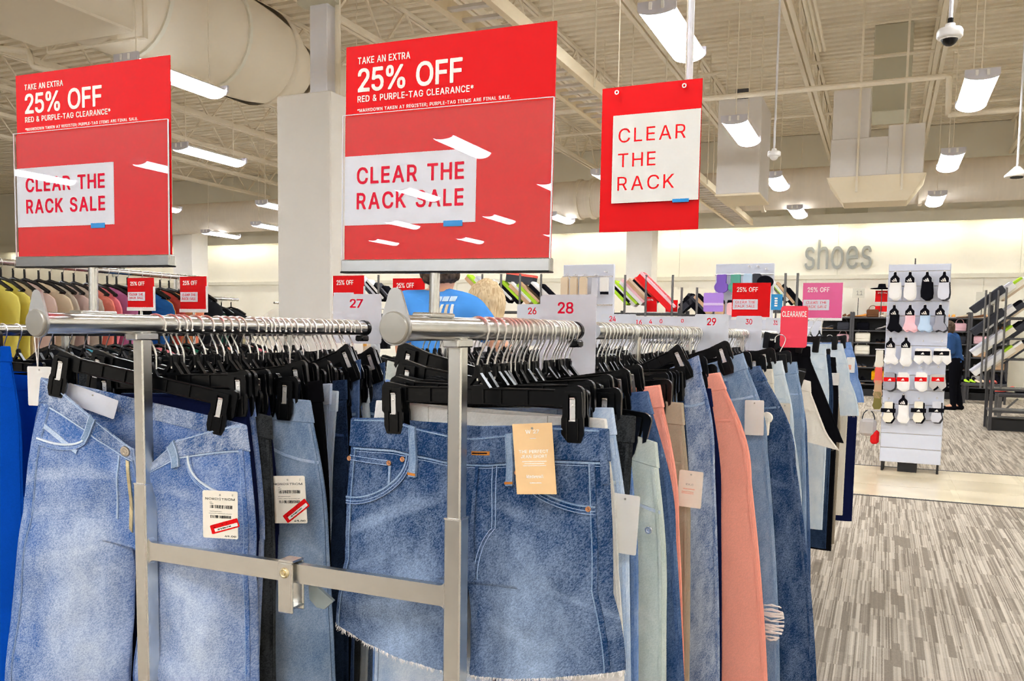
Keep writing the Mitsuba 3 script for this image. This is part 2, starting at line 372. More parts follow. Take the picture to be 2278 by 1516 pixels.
# drop boxes
Yb = 13.2
def face(x0, y0, x1, y1, Y): 
    a, b = aty(x0, y0, Y), aty(x1, y1, Y); return a[0], b[0], b[2], a[2]
t_ = thing('drop_duct', 'grey white square drop duct hanging right of the banner, cream below', 'duct')
l, r, z0, z1 = face(1599, 222, 1688, 433, Yb)
part(t_, 'box', box2((l, Yb, z0 + .03), (r, Yb + 1.1, z1), .01), 'mat_box_duct')
for x in (l + .06, r - .06): part(t_, 'hanger_rod', cyl((x, Yb + .3, z1 - .02), (x, Yb + .3, ZC), .012, 6), 'mat_steel_paint')
part(t_, 'damper', box2((l + .25, Yb - .03, z1 - .02), (r - .2, Yb + .05, z1 + .12)), 'mat_dark_metal'); part(t_, 'diffuser_edge', box2((l - .01, Yb - .01, z0), (r + .01, Yb + 1.11, z0 + .03)), 'mat_box_duct_low')
t_ = thing('drop_duct', 'wide stepped white drop duct between the lamps at the right, cream hood below', 'duct')
l, r, z0, z1 = face(1850, 288, 2054, 385, Yb)
l2, r2, _, zt2 = face(1855, 200, 1934, 300, Yb)
l3 = aty(1975, 330, Yb)[0]; zmid = aty(1940, 305, Yb)[2]
part(t_, 'neck', box2((l2, Yb + .05, zmid - .02), (r2, Yb + .9, zt2), .01), 'mat_box_duct')
part(t_, 'box', box2((l, Yb, z0), (l3, Yb + 1.0, zmid), .01), 'mat_box_duct'); part(t_, 'tall_box', box2((l3, Yb, z0), (r, Yb + 1.0, z1), .01), 'mat_box_duct')
hood = trimesh.convex.convex_hull(np.array([(l - .04, Yb - .03, z0), (r + .04, Yb - .03, z0), (l - .04, Yb + 1.03, z0), (r + .04, Yb + 1.03, z0)] + [(l + .18, Yb + .2, z0 - .33), (r - .18, Yb + .2, z0 - .33), (l + .18, Yb + .8, z0 - .33), (r - .18, Yb + .8, z0 - .33)]))
part(t_, 'hood', hood, 'mat_box_duct_low')
for x in (l + .35, r - .28): part(t_, 'strap', box2((x, Yb - .035, z0 - .22), (x + .03, Yb - .02, ZC)), 'mat_steel_paint')
a, b = aty(1940, 205, 14.5), aty(2025, 243, 14.5)
one('roof_unit', box2((a[0], 14.5, b[2]), (b[0], 15.4, ZC), .01), 'mat_wall_shadow', 'dark grey box under the roof behind the stepped duct', 'duct')
# sprinkler pipes
def pipe(pts, r, lab, grp=None): one('sprinkler_pipe', tube(pts, r, 10), 'mat_steel_paint', lab, 'pipe', grp, smooth=50)
a, b = aty(1580, 219, 11.5), aty(2100, 186, 11.5)
pipe([(-5.3, 11.5, a[2]), (b[0], 11.5, a[2]), (b[0] + .05, 11.5, a[2] - .02), (b[0] + .06, 11.5, a[2] - .45)], .034, 'cream sprinkler pipe crossing above the drop ducts with an elbow')
pipe([(b[0] + .06, 11.5, a[2] - .45), (4.5, 11.5, a[2] - .45)], .032, 'cream sprinkler pipe at the right edge below the elbow')
p0 = aty(30, 100, 6.0); p1 = aty(66, 122, 6.0)
pipe([(p0[0] - 3.0, 6.0, p0[2] + .5), (p1[0], 6.0, p1[2] + .03), (p1[0] + .01, 6.0, p1[2] - .06), (p1[0] + .05, 6.0, p1[2] - .12), (p1[0] + 1.2, 6.2, p1[2] - .42)], .03, 'thin cream pipe with an elbow above the left sale sign')
p0 = aty(150, 100, 12.2)
pipe([(p0[0], 12.2, ZC), (p0[0], 12.2, p0[2] - 1.6)], .03, 'upright cream pipe behind the left sale sign')
for i in range(3):
    dx = .06 * i
    one('conduit', tube([(-1.05 + dx, 2, ZJ - .08), (-1.05 + dx, 12.9, ZJ - .08)], .02, 8), 'mat_steel_paint', f'cream conduit under the joist left of the drop duct, {ordinal(i)} from the left', 'conduit', 'conduits under the joist', smooth=50)

# ------------------------------------------------------------------ ceiling lamps
LW, LL = .155, 1.24
arc = [(LW * math.sin(t), -.075 * math.cos(t) ** 1.0) for t in np.linspace(-PI / 2, PI / 2, 13)]
def prism_y(pts, y0, y1):
    m = extrude(sg.Polygon(pts), y1 - y0)
    M = np.eye(4); M[:3, :3] = np.array([[1, 0, 0], [0, 0, -1], [0, 1, 0.0]]); M[1, 3] = y1
    return xf(m, M)
top = [(-.143, 0), (-.07, .045), (.07, .045), (.143, 0)]
pl_lens = mikit.ply(prism_y([(x * .985, z) for x, z in arc], -LL / 2 + .012, LL / 2 - .012))
pl_lens['emitter'] = {'type': 'area', 'radiance': rgb(LAMP)}
pl_house = mikit.ply(prism_y(top, -LL / 2 + .012, LL / 2 - .012), 'mat_lamp_body')
cap = [(x * 1.02, z - .004) for x, z in arc] + [(LW, .004), (.075, .05), (-.075, .05), (-LW, .004)]
cap_near = [(-LW * 1.02, .06)] + [(x * 1.02, z * .62 - .004) for x, z in arc] + [(LW * 1.02, .06)]
pl_cap = mikit.ply(prism_y(cap_near, -.014, .014), 'mat_lamp_end')
mat('mat_lamp_end', 'c9c9d4', 0.45)
pl_clip = mikit.ply(box((0, -.02, .02), (.028, .014, .06), .004), 'mat_white_gloss')
pl_wire = mikit.ply(cyl((0, 0, .05), (0, 0, ZC - 3.97), .006, 6), 'mat_steel_paint')
ZL = 3.97
spots = []
for k in range(-12, 3):
    x = -1.79 + 2.57 * k
    off = {0: .15, -2: -.42, 1: -.85}.get(k, 0.0 if k % 2 == 0 else -1.0)
    for q in range(-4, 4):
        y = 7.42 + off + 3.87 * q
        u, v = px_of((x, y, ZL)) if (np.array([x, y, ZL]) - EYE) @ FWD > .5 else (-9e9, 0)
        vis = -200 < u < 2480 and -250 < v
        if -260 < u < 70: continue                      # none shows left of the sale sign
        if abs(x + 4.36) < .1 and 1 < y < 8: continue      # no lamp hangs here
        if vis or (abs(x + 1.7) < 8.5 and .5 < y < 8): spots.append((x, y, vis))
for k in range(-3, 4):                          # the bay behind the camera, which the sale cards mirror
    for q in range(-2, 4): spots.append((-5.55 + 2.72 * k, -8.9 - 3.75 * q - (.0 if k % 2 == 0 else -.25), False))
for x, y, vis in spots:
    col = sorted({round(q[0], 2) for q in spots if q[2] == vis}, reverse=True).index(round(x, 2)); row = sorted(q[1] for q in spots if q[2] == vis and abs(q[0] - x) < .01).index(y)
    t_ = thing('pendant_lamp', f'bright hanging lamp, {ordinal(row)} from the front in the {ordinal(col)} lamp row from the right' if vis else f'hanging lamp out of view, {ordinal(row)} of the {ordinal(col)} row', 'lamp', 'rows of hanging fluorescent lamps')
    o = T().translate([x, y, ZL])
    part(t_, 'lens', pl_lens, None, to=o); part(t_, 'housing', pl_house, None, to=o)
    for s in (-1, 1): part(t_, 'end_cap', pl_cap, None, to=T().translate([x, y + s * LL / 2, ZL]))
    if vis:
        for s in (-1, 1):
            zt_ = ZC
            if abs(x - xc) < RD - .05 and -3 < y < 18.4: zt_ = zc - math.sqrt(RD ** 2 - (x - xc) ** 2) if y < ye + 2.7 else zc - .47
            elif abs(y + s * .5 - 19.0) < .44: zt_ = d0[2] - .42
            part(t_, 'wire', pl_wire, None, to=T().translate([x, y + s * .5, ZL + .05]).scale([1, 1, (zt_ - ZL - .05) / (ZC - ZL - .05)]).translate([0, 0, -.05]))
            part(t_, 'clip', pl_clip, None, to=T().translate([x + s * .05, y - LL / 2, ZL]))

# domes, speaker, hung on rods
def dome(px, py, Y, s, label, dark=True, ptop=0):
    c = aty(px, py, Y)
    t_ = thing('dome_camera', label, 'camera')
    m = lathe([(0, .10), (.05, .10), (.055, .06), (.12, .045), (.135, .02), (.135, -.04), (.12, -.055), (.08, -.06), (0, -.06)], 28); m.vertices *= s
    part(t_, 'housing', xf(m, trimesh.transformations.translation_matrix(c)), 'mat_white_gloss', smooth=45)
    m = lathe([(.085 * math.cos(a), -.055 - .085 * math.sin(a)) for a in np.linspace(0, PI / 2, 8)], 24); m.vertices *= s
    part(t_, 'dome', xf(m, trimesh.transformations.translation_matrix(c)), 'mat_black_plastic' if dark else 'mat_white_gloss', smooth=True)
    if dark:
        part(t_, 'trim_ring', xf(tube([(.09 * s * math.cos(a), .09 * s * math.sin(a), -.062 * s) for a in np.linspace(0, 2 * PI, 25)], .01 * s, 6, caps=False), trimesh.transformations.translation_matrix(c)), 'mat_white_gloss', smooth=True)
        part(t_, 'coupling', cyl(c + (0, 0, .10 * s), c + (0, 0, .16 * s), .03 * s, 12), 'mat_black_plastic')
    part(t_, 'rod', cyl(c + (0, 0, .1 * s), (c[0], c[1], ZC), .022 * s, 10), 'mat_lamp_body', smooth=40)
dome(2113, 74, 6.3, .58, 'white dome camera with a black glass ball hanging at the top right')
dome(1722, 342, 10.5, .56, 'white dome camera on a rod above the lamps right of the banner', False)
c = aty(2262, 390, 11.0)
t_ = thing('hanging_speaker', 'white round speaker with a dark grille at the right edge', 'speaker')
m = lathe([(0, .10), (.03, .09), (.10, .02), (.125, 0), (.125, -.02), (.06, -.02), (0, -.02)], 24)
part(t_, 'shell', xf(m, trimesh.transformations.translation_matrix(c)), 'mat_column', smooth=40)
part(t_, 'grille', cyl(c + (0, 0, -.03), c + (0, 0, -.018), .065, 20), 'mat_black_matte')
part(t_, 'rod', cyl(c + (0, 0, .09), (c[0], c[1], ZC), .012, 8), 'mat_lamp_body')
# ------------------------------------------------------------------ the front rack
RX_L, RX_R = -1.172, -0.562        # x of the two rails
RY = 1.10                          # y of the posts
RZ = 1.372
ROD = .0168
def curve_plate(pts, th, y):
    m = extrude(sg.Polygon(pts).buffer(0), th)
    return upright(m, (0, y, 0))
t_ = thing('clothing_rack', 'chrome two rail garment rack holding the front jeans and denim shorts', 'clothing rack')
L_END, R_END = aty(806, 745, 1.0), None
yl, yr = 1.78, 1.60
for x, y0, y1 in ((RX_L, .905, yl), (RX_R, .93, yr)):
    rr = part(t_, 'rail', cat(tube([(x, y0, RZ), (x, y1, RZ)], ROD, 28)), 'mat_chrome', smooth=50)
    part(t_, 'rail_end', cat(cyl((x, y1, RZ), (x, y1 + .012, RZ), ROD + .002, 24), box((x + .012, y1 - .02, RZ - ROD - .008), (.022, .03, .014), .003)), 'mat_black_plastic', smooth=40)
    # end cap: teardrop plate and round disc
    c = [(.0225 * math.cos(a), .0225 * math.sin(a)) for a in np.linspace(PI * .86, PI * 2.14, 26)]
    c += [(.010 * math.cos(a), .040 + .010 * math.sin(a)) for a in np.linspace(.12 * PI, .88 * PI, 10)]
    part(t_, 'end_plate', upright(extrude(sg.Polygon(c), .004), (x, y0, RZ)), 'mat_end_plate', smooth=30)
    m = lathe([(0, 0.0065), (.019, .006), (.0205, .0045), (.0205, 0)], 30)
    part(t_, 'end_disc', upright(m, (x, y0 - .003, RZ)), 'mat_end_disc', smooth=25)
    # post: slim tube in a wider sleeve, fluted
    def post(w, z0, z1):
        return box2((x - w / 2, RY - w / 2, z0), (x + w / 2, RY + w / 2, z1), .0022)
    part(t_, 'post', post(.0225, .95, RZ - ROD * .7), 'mat_steel', smooth=False)
    part(t_, 'post_sleeve', post(.0275, .02, RZ - .275), 'mat_steel')
    part(t_, 'sleeve_rim', box((x, RY, RZ - .276), (.0285, .0285, .0025), .001), 'mat_wire')
    part(t_, 'saddle', cat(box((x, RY, RZ - ROD - .004), (.026, .05, .012), .002)), 'mat_chrome')
    part(t_, 'foot', box2((x - .02, RY - .25, 0), (x + .02, RY + .6, .03), .006), 'mat_steel')
chrome('mat_end_plate', (0.50, 0.49, 0.47), .22); mat('mat_end_disc', 'a8a49b', .35, metal=.7)
zc1, zc0 = RZ - .378, RZ - .409
# crossbar with flared, welded ends
pr = [(RX_L + .012, zc0), (RX_R - .012, zc0), (RX_R - .012, zc1), (RX_L + .012, zc1)]
cb = sg.box(RX_L + .01, zc0, RX_R - .01, zc1)
for x, s in ((RX_L + .0135, 1), (RX_R - .0135, -1)):
    cb = cb.union(sg.Polygon([(x, zc1 + .010)] + [(x + s * .010 * (1 - math.cos(a)), zc1 + .010 - .010 * math.sin(a)) for a in np.linspace(0, PI / 2, 8)] + [(x + s * .010, zc0)] + [(x + s * (.010 - .010 * math.sin(a)), zc0 - .010 + .010 * math.cos(a)) for a in np.linspace(0, PI / 2, 8)] + [(x, zc0 - .010)]).buffer(0))
part(t_, 'crossbar', upright(extrude(cb, .012), (0, RY + .004, 0)), 'mat_steel', smooth=20)
xb = aty(637, 1300, RY - .014)[0]
bk = part(t_, 'arm_bracket', cat(box((xb, RY - .016, (zc1 + zc0) / 2 - .0235), (.029, .005, .082), .002), box((xb, RY + .012, (zc1 + zc0) / 2 - .0235), (.029, .005, .082), .002), box((xb, RY - .002, zc1 + .004), (.029, .03, .004), .0015), box((xb, RY - .002, zc0 - .040), (.029, .03, .004), .0015)), 'mat_steel')
m = lathe([(0, .005), (.003, .005), (.0035, .003), (.006, .004), (.0085, .002), (.009, 0)], 20)
part(bk, 'bolt', upright(m, (xb, RY - .018, (zc1 + zc0) / 2 + .002)), 'mat_brass', smooth=40)
mat('mat_clear_plate', '8f9a9a', .12, spec=.7)
zz = zc0 - .03
arm = sg.Polygon([(xb + .014, zz + .028), (xb + .063, zz - .002), (xb + .045, zz - .018), (xb + .03, zz - .017), (xb + .016, zz - .005)])
part(t_, 'arm_plate', upright(extrude(arm, .006), (0, RY + .03, 0)), 'mat_clear_plate', label='grey translucent plate behind the bracket')

chrome('mat_channel', (0.52, 0.52, 0.52), 0.05)
# ------------------------------------------------------------------ sign pieces
def word(parent, s, x, z, h, y, mat_, width=None, bold=False, space=.14, name='lettering'):
    m = text(s, h, bold=bold, space=space)
    if width: fit(m, width)
    part(parent, name, upright(m, (x, y, z)), mat_)
def sale_sign(cx, Y, left_px, right_px, tiltdeg, lab_h, lab_header, lab_card):
    """The sign over a rail: clear sleeve on a chrome channel and stem, a header card and a sale card in it."""
    (lx, lty, lby), (rx, rty, rby) = left_px, right_px
    A, B = aty(lx, lby, Y), aty(rx, rby, Y)
    w = (B[0] - A[0]); x0 = A[0]; zb = (A[2] + B[2]) / 2; zt = (aty(lx, lty, Y)[2] + aty(rx, rty, Y)[2]) / 2
    Hs = zt - zb
    zs = zb + Hs * .685                      # top of the sleeve
    n0 = len(scene); before = set(scene)
    h_ = thing('sign_holder', lab_h, 'sign holder')
    part(h_, 'channel', box2((x0 - .001, Y - .007, zb - .012), (x0 + w + .001, Y + .007, zb + .006), .0015), 'mat_channel')
    part(h_, 'channel_lip', box2((x0 - .001, Y - .0085, zb - .013), (x0 + w + .001, Y + .0085, zb - .0105), .0008), 'mat_black_plastic')
    part(h_, 'clear_sleeve', (np.array([(x0, Y - .0055, zb), (x0 + w, Y - .0055, zb), (x0 + w, Y - .0055, zs), (x0, Y - .0055, zs)]), np.array([(0, 1, 2), (0, 2, 3)])), 'mat_acrylic')
    for xx in (x0, x0 + w): part(h_, 'sleeve_edge', box2((xx - .0008, Y - .0060, zb - .01), (xx + .0008, Y - .0035, zs), .0004), 'mat_card')
    part(h_, 'sleeve_edge', box2((x0, Y - .0060, zs - .0005), (x0 + w, Y - .005, zs + .0005)), 'mat_card')
    part(h_, 'stem', tube([(cx, Y, RZ + ROD), (cx, Y, zb - .012)], .0072, 16), 'mat_chrome', smooth=40)
    part(h_, 'stem_base', cat(box((cx, Y, RZ + ROD + .0015), (.03, .07, .006), .002)), 'mat_chrome')
    hd = thing('header_card', lab_header, 'sign')
    part(hd, 'sheet', box2((x0 + .001, Y + .0005, zb), (x0 + w - .001, Y + .0025, zt)), 'mat_red')
    fx = lambda f: x0 + w * f
    yl_ = Y + .0004
    word(hd, 'TAKE AN EXTRA', fx(.065), zt - Hs * .083, Hs * .029, yl_, 'mat_white_ink', w * .265, True, .16)
    word(hd, '25% OFF', fx(.066), zt - Hs * .207, Hs * .100, yl_, 'mat_white_ink', w * .515, True, .12)
    word(hd, 'RED & PURPLE-TAG CLEARANCE*', fx(.065), zt - Hs * .255, Hs * .0275, yl_, 'mat_white_ink', w * .57, True, .18)
    word(hd, '*MARKDOWN TAKEN AT REGISTER; PURPLE-TAG ITEMS ARE FINAL SALE.', fx(.065), zt - Hs * .300, Hs * .0145, yl_, 'mat_white_ink', w * .74, True, .2)
    cd = thing('sale_card', lab_card, 'sign')
    part(cd, 'sheet', box2((x0 + .0025, Y - .0025, zb + .002), (x0 + w - .0025, Y - .001, zs - .002)), 'mat_red_gloss')
    hz = zs - zb
    part(cd, 'white_panel', box2((x0 + .0025, Y - .0031, zb + hz * .262), (x0 + w * .66, Y - .0024, zb + hz * .727)), 'mat_card')
    part(cd, 'blue_tab', box2((x0 + w * .51, Y - .0036, zb + hz * .238), (x0 + w * .60, Y - .0030, zb + hz * .275)), 'mat_blue_ink')
    word(cd, 'CLEAR THE', fx(.073), zb + hz * .541, hz * .104, Y - .0032, 'mat_red_ink', w * .53, True, .22)
    word(cd, 'RACK SALE', fx(.073), zb + hz * .372, hz * .104, Y - .0032, 'mat_red_ink', w * .53, True, .22)
    # the stand leans a little: turn it about the stem's foot
    M = T().translate([cx, Y, RZ]).rotate([0, 1, 0], tiltdeg).translate([-cx, -Y, -RZ])
    for k in set(scene) - before: scene[k]['to_world'] = M
sale_sign(RX_R - .004, 1.035, (764, 101, 583), (1224, 53, 590), 0.6, 'chrome holder with a clear sleeve standing on the rail of the denim shorts', 'red header card reading 25% off over the denim shorts', 'red card reading clear the rack sale over the denim shorts')
sale_sign(aty(207, 640, 1.02)[0], 1.02, (42, 158, 573), (381, 132, 583), 0.6, 'chrome holder with a clear sleeve on the left rail above the light blue jeans', 'red header card reading 25% off at the left of the shop', 'red card reading clear the rack sale at the left')

# hanging banner
Yh = 4.3
A, B = aty(1340, 193, Yh), aty(1553, 510, Yh)
t_ = thing('hanging_banner', 'red banner reading clear the rack hanging from the ceiling', 'banner')
w, h = B[0] - A[0], A[2] - B[2]
x0, zb = A[0], B[2]
zt_ = aty(1450, 186, Yh)[2]
h = zt_ - zb
V = []
for i, fz in enumerate(np.linspace(0, 1, 13)):
    for fx_ in np.linspace(0, 1, 9):
        V.append((x0 + w * fx_, Yh + .004 * math.sin(fx_ * 3 + fz * 2) + 0.0, zb + h * fz))
g = grid_mesh(np.array(V).reshape(13, 9, 3)); g2 = g.copy(); g2.vertices[:, 1] += .003; g2.invert()
part(t_, 'sheet', cat(g, g2), 'mat_red', smooth=True)
yf = Yh - .0075
part(t_, 'white_panel', upright(extrude(rrect(w * .87, h * .605, 0, x0 + w * .56, zb + h * .50), .002), (0, yf + .002, 0)), 'mat_white')
for s, f in (('CLEAR', .615), ('THE', .445), ('RACK', .285)):
    word(t_, s, x0 + w * .185, zb + h * f, h * .094, yf - .0002, 'mat_red_ink_bright', {'CLEAR': .67, 'THE': .38, 'RACK': .57}[s] * w, False, .3)
matte('mat_red_ink_bright', 'e2252b')
part(t_, 'blue_tab', box2((x0 + w * .745, yf - .003, zb + h * .185), (x0 + w * .905, yf, zb + h * .208)), 'mat_blue_ink')
for f in (.16, .83): part(t_, 'hanging_wire', cyl((x0 + w * f, Yh + .01, zb + h), (x0 + w * f, Yh + .01, ZC), .003, 6), 'mat_steel_paint')
for f in (.16, .83): part(t_, 'grommet', upright(lathe([(.006, 0), (.012, 0), (.012, .004), (.006, .004)], 14), (x0 + w * f, Yh - .012, zb + h - .03)), 'mat_wire')
c = aty(1537, 60, 4.6)
one('hanging_rod', cyl((c[0], 4.6, aty(1537, 178, 4.6)[2]), (c[0], 4.6, ZC), .018, 12), 'mat_lamp_body', 'white rod hanging down behind the top right corner of the banner', 'rod', smooth=40)
# ------------------------------------------------------------------ cloth materials
def denim_fn(base, worn, off, amount, grain, mott):
    base, worn = srgb(base), srgb(worn)
    def fn(p, n, uv):
        u, v = uv.x, uv.y
        au = dr.abs(u)
        f = dr.exp(-dr.square((au - 0.11) / 0.075)) * smoothstep(0.10, 0.30, v) * (1 - smoothstep(0.62, 0.95, v))
        m = noise(u * 30 + 3.0, v * 17, 1.0) * .55 + noise(u * 95, v * 48, 2.0) * .45
        g = noise((u + v) * 560, (u - v) * 300, 4.0) * .6 + noise((u + v) * 1350, (u - v) * 900, 5.0) * .4
        wh = noise(u * 5 + 7.0, (v - 0.45 * au) * 46, 6.0)
        w = smoothstep(.50, .92, wh) * smoothstep(.07, .13, v) * (1 - smoothstep(.27, .36, v)) * smoothstep(.02, .06, au)
        t = off + amount * (f + .55 * w) + mott * (m - 0.5) * (off + .35) + 1.35 * grain * (g - 0.5)
        return mix(base, worn, dr.clip(t, 0, 1))
    return fn
DENIM = {   # key: base, worn, ground, fade amount, grain, mottle
    'light': ('38609f', 'dfe8f5', .17, .36, .42, .60), 'mid': ('18345c', 'b2c6e2', .12, .40, .36, .70), 'dark': ('0e1a30', '6a86ac', .10, .16, .20, .35),
    'blue': ('1c3a68', '9db5d6', .17, .20, .26, .5), 'pale': ('6f92bd', 'e6edf4', .40, .22, .30, .5), 'ice': ('98b2c9', 'f3f4f1', .45, .2, .22, .4),
    'green': ('9fb0a6', 'eff2ea', .42, .22, .24, .5), 'charcoal': ('141618', '707476', .14, .10, .22, .5), 'greyblue': ('4a6c94', 'cddae8', .28, .22, .28, .5),
    'acid': ('34578d', 'e6edf7', .26, .24, .52, 1.0), 'bright': ('3366ad', 'c3d7ee', .28, .2, .3, .5)}
for k, a in DENIM.items(): matte('denim_' + k, proc(denim_fn(*a)))
def twill_fn(c, g=.12):
    c = srgb(c)
    def fn(p, n, uv): return mi.Color3f(c) * (1 - g / 2 + g * noise((uv.x + uv.y) * 500, (uv.x - uv.y) * 260, 1.0) - .10 * (noise(uv.x * 14, uv.y * 9, 2.0) - .5))
    return fn
for k, c in {'coral': 'f4a28f', 'beige': 'a89a86', 'white': 'efeeea', 'ecru': 'd9d2c2', 'black': '101013', 'navy': '141a3c', 'cream': 'eee6d8', 'royal': '0b47ad', 'taupe': '8d8271'}.items():
    matte('twill_' + k, proc(twill_fn(c)))
def cloth(k): return ('denim_' if k in DENIM else 'twill_') + k
for k, c in {'seam_light': 'a8bedd', 'seam_mid': '7291ba', 'seam_dark': '2a3f60', 'seam_pale': 'd7e0e8', 'thread': 'd8c9a4', 'thread_orange': 'b8763a', 'dark_seam_coral': 'd06f5c'}.items(): matte('mat_' + k, c)
EDGE = {'light': 'seam_light', 'mid': 'seam_mid', 'blue': 'seam_mid', 'bright': 'seam_light', 'dark': 'seam_dark', 'acid': 'seam_light', 'greyblue': 'seam_light', 'pale': 'seam_pale', 'ice': 'seam_pale', 'green': 'seam_pale'}
def edge_mat(k): return cloth({'seam_light': 'pale', 'seam_mid': 'greyblue', 'seam_dark': 'blue', 'seam_pale': 'ice'}[EDGE[k]]) if k in EDGE else cloth(k)

# ------------------------------------------------------------------ trousers, shorts and skirts
class Garment:
    """Clipped flat garment: local x right, y away from the viewer, z up, the waist at z = Z0."""
    def __init__(s, W=.36, hip=.43, rise=.25, L=1.0, hem=.20, thigh=None, th=.010, sag_f=.006, sag_b=.0, xc=.75, pw=2.0, seed=0, fold=.006, x_off=0.0, skirt=False, slant=0.0, top_wave=0.0, gap=.004, leg_drop=(0, 0), bulge=0.0, flare=0.0, Z0=-.125, notch=0.0, outer_up=0.0, splay=0.0):
        s.__dict__.update(locals()); s.s = None
        s.thigh = thigh or (hip / 2 + .01)
        s.rise = L if skirt else rise
    def hw(s, v):
        if s.skirt: return np.interp(v, [0, .04, .18, s.L], [s.W / 2, s.W / 2 + .004, s.hip / 2, s.hip / 2 + s.flare])
        return s.W / 2 + (s.hip / 2 + .0077 - s.W / 2) * np.sin(PI / 2 * np.clip(v / s.rise, 0, 1)) ** 1.15
    def sag(s, x, v, side):
        a = s.sag_f if side < 0 else s.sag_b
        g = np.clip(1 - np.abs(x / (s.xc * s.W / 2)) ** s.pw, 0, 1) ** 1.3
        d = a * g * np.exp(-np.maximum(v, 0) / .13)
        if s.notch and side < 0: d = d + s.notch * np.clip(1 - x / .075, 0, 1) * (x > 0) * np.exp(-np.maximum(v, 0) / .10)
        return d, g
    def wrinkle(s, x, v, side):
        q = np.stack([x * 7 + 5, v * 5.0, np.full_like(x, side * 3.0 + s.seed)], -1)
        w = (meshkit.fbm(q, 3, s.seed) - .5) * s.fold * 1.6
        q = np.stack([x * 26, v * 15.0, np.full_like(x, side * 2.0)], -1)
        w = w + (meshkit.fbm(q, 2, s.seed + 5) - .5) * s.fold * .55
        return w * np.clip(v / .05, .25, 1)
    def torso(s, sx, v, side):
        sx, v = np.broadcast_arrays(np.asarray(sx, float), np.asarray(v, float))
        x = sx * s.hw(v)
        d, g = s.sag(x, v, side)
        th = s.th * np.interp(v, [0, .1, .3], [.55, 1.0, 1.1])
        y = side * th * np.clip(1 - np.abs(sx) ** 2.4, 0, 1) ** .6 + s.wrinkle(x, v, side) * np.clip(1.25 - np.abs(sx), .15, 1)
        y = y + side * s.bulge * g * np.exp(-np.maximum(v, 0) / .10)
        z = s.Z0 - v - d + s.top_wave * np.sin(x * 60 + s.seed) * np.exp(-np.maximum(v, 0) / .03) * .5
        return np.stack([x + s.x_off + s.slant * np.maximum(v - .05, 0), y, z], -1)
    def legpar(s, v, sg_):
        r, L = s.rise, s.L
        t = np.clip((v - r) / max(L - r, 1e-6), 0, 1)
        o = s.hip / 2 + .0077
        end = s.gap + s.splay + s.hem
        e = 1 - (1 - t) ** 1.7
        outer = np.where(v < r, s.hw(np.minimum(v, r)), o + (end - o) * e)
        inner = s.gap + s.splay * t
        return sg_ * (outer + inner) / 2, (outer - inner) / 2
    def leg(s, sx, v, side, sg_):
        sx, v = np.broadcast_arrays(np.asarray(sx, float), np.asarray(v, float))
        c, h = s.legpar(v, sg_)
        x = c + h * sx
        tl = s.th * 1.15
        y = side * tl * np.clip(1 - np.abs(sx) ** 2.6, 0, 1) ** .6
        b = np.clip((v - s.rise + .02) / .11, 0, 1); b = b * b * (3 - 2 * b)
        yt = side * s.th * 1.08 * np.clip(1 - np.abs(x / (s.hip / 2 + .0085)) ** 2.4, 0, 1) ** .6
        y = (1 - b) * yt + b * y + s.wrinkle(x, v, side) * np.clip(1.25 - np.maximum(sx * sg_, 0), .15, 1)
        q = np.stack([x * 9 + sg_, v * .8, np.full_like(x, s.seed + .5)], -1)
        y = y + (meshkit.fbm(q, 2, s.seed + 9) - .5) * s.fold * 1.4 * b
        lift = s.leg_drop[0 if sg_ < 0 else 1] * (np.clip(v - s.rise, 0, None) / max(s.L - s.rise, .01)) * (1 - sx * sg_) * .5
        lift = lift + s.outer_up * np.clip((v - s.rise) / max(s.L - s.rise, .01), 0, 1) * np.abs((1 + sx * sg_) * .5) ** 1.3
        return np.stack([x + s.x_off + s.slant * np.maximum(v - .05, 0), y, s.Z0 - v + lift], -1)
    def front(s, x, v, side=-1):
        x, v = np.broadcast_arrays(np.asarray(x, float), np.asarray(v, float))
        a = s.torso(np.clip(x / s.hw(v), -1, 1), v, side)
        if s.skirt: return a
        sg_ = np.where(x >= 0, 1.0, -1.0)
        c, h = s.legpar(v, 1.0)
        b = a
        if np.any(v > s.rise):
            bl, br = s.leg(np.clip((x + c) / h, -1, 1), v, side, -1), s.leg(np.clip((x - c) / h, -1, 1), v, side, 1)
            b = np.where((sg_ > 0)[..., None], br, bl)
        return np.where((v > s.rise)[..., None], b, a)
    def body(s, n=22, rows=26):
        k = np.concatenate([-np.cos(PI * np.arange(n) / n), np.cos(PI * np.arange(n) / n)])
        sd = np.concatenate([-np.ones(n), np.ones(n)])
        def loops(vs, fn):
            P = np.stack([np.where((sd < 0)[:, None], fn(k, np.full_like(k, v), -1.0), fn(k, np.full_like(k, v), 1.0)) for v in vs])
            g = grid_mesh(P, True); uv = np.stack([(P[..., 0] - s.x_off).ravel(), np.repeat(vs, len(k))], 1)
            return g, uv
        vt = np.concatenate([np.linspace(0, .06, max(4, rows // 5)), np.linspace(.06, s.rise + (0 if s.skirt else .012), max(6, rows // 2))[1:]])
        ms = [loops(vt, s.torso)]
        if not s.skirt: ms[0][0].vertices[-len(k):, 1] *= .4
        if not s.skirt:
            vl = np.linspace(s.rise - .02, s.L, rows)
            for g_ in (-1, 1): ms.append(loops(vl, lambda a, b, c: s.leg(a, b, c, g_)))
        return cat([m for m, _ in ms]), np.vstack([u for _, u in ms])
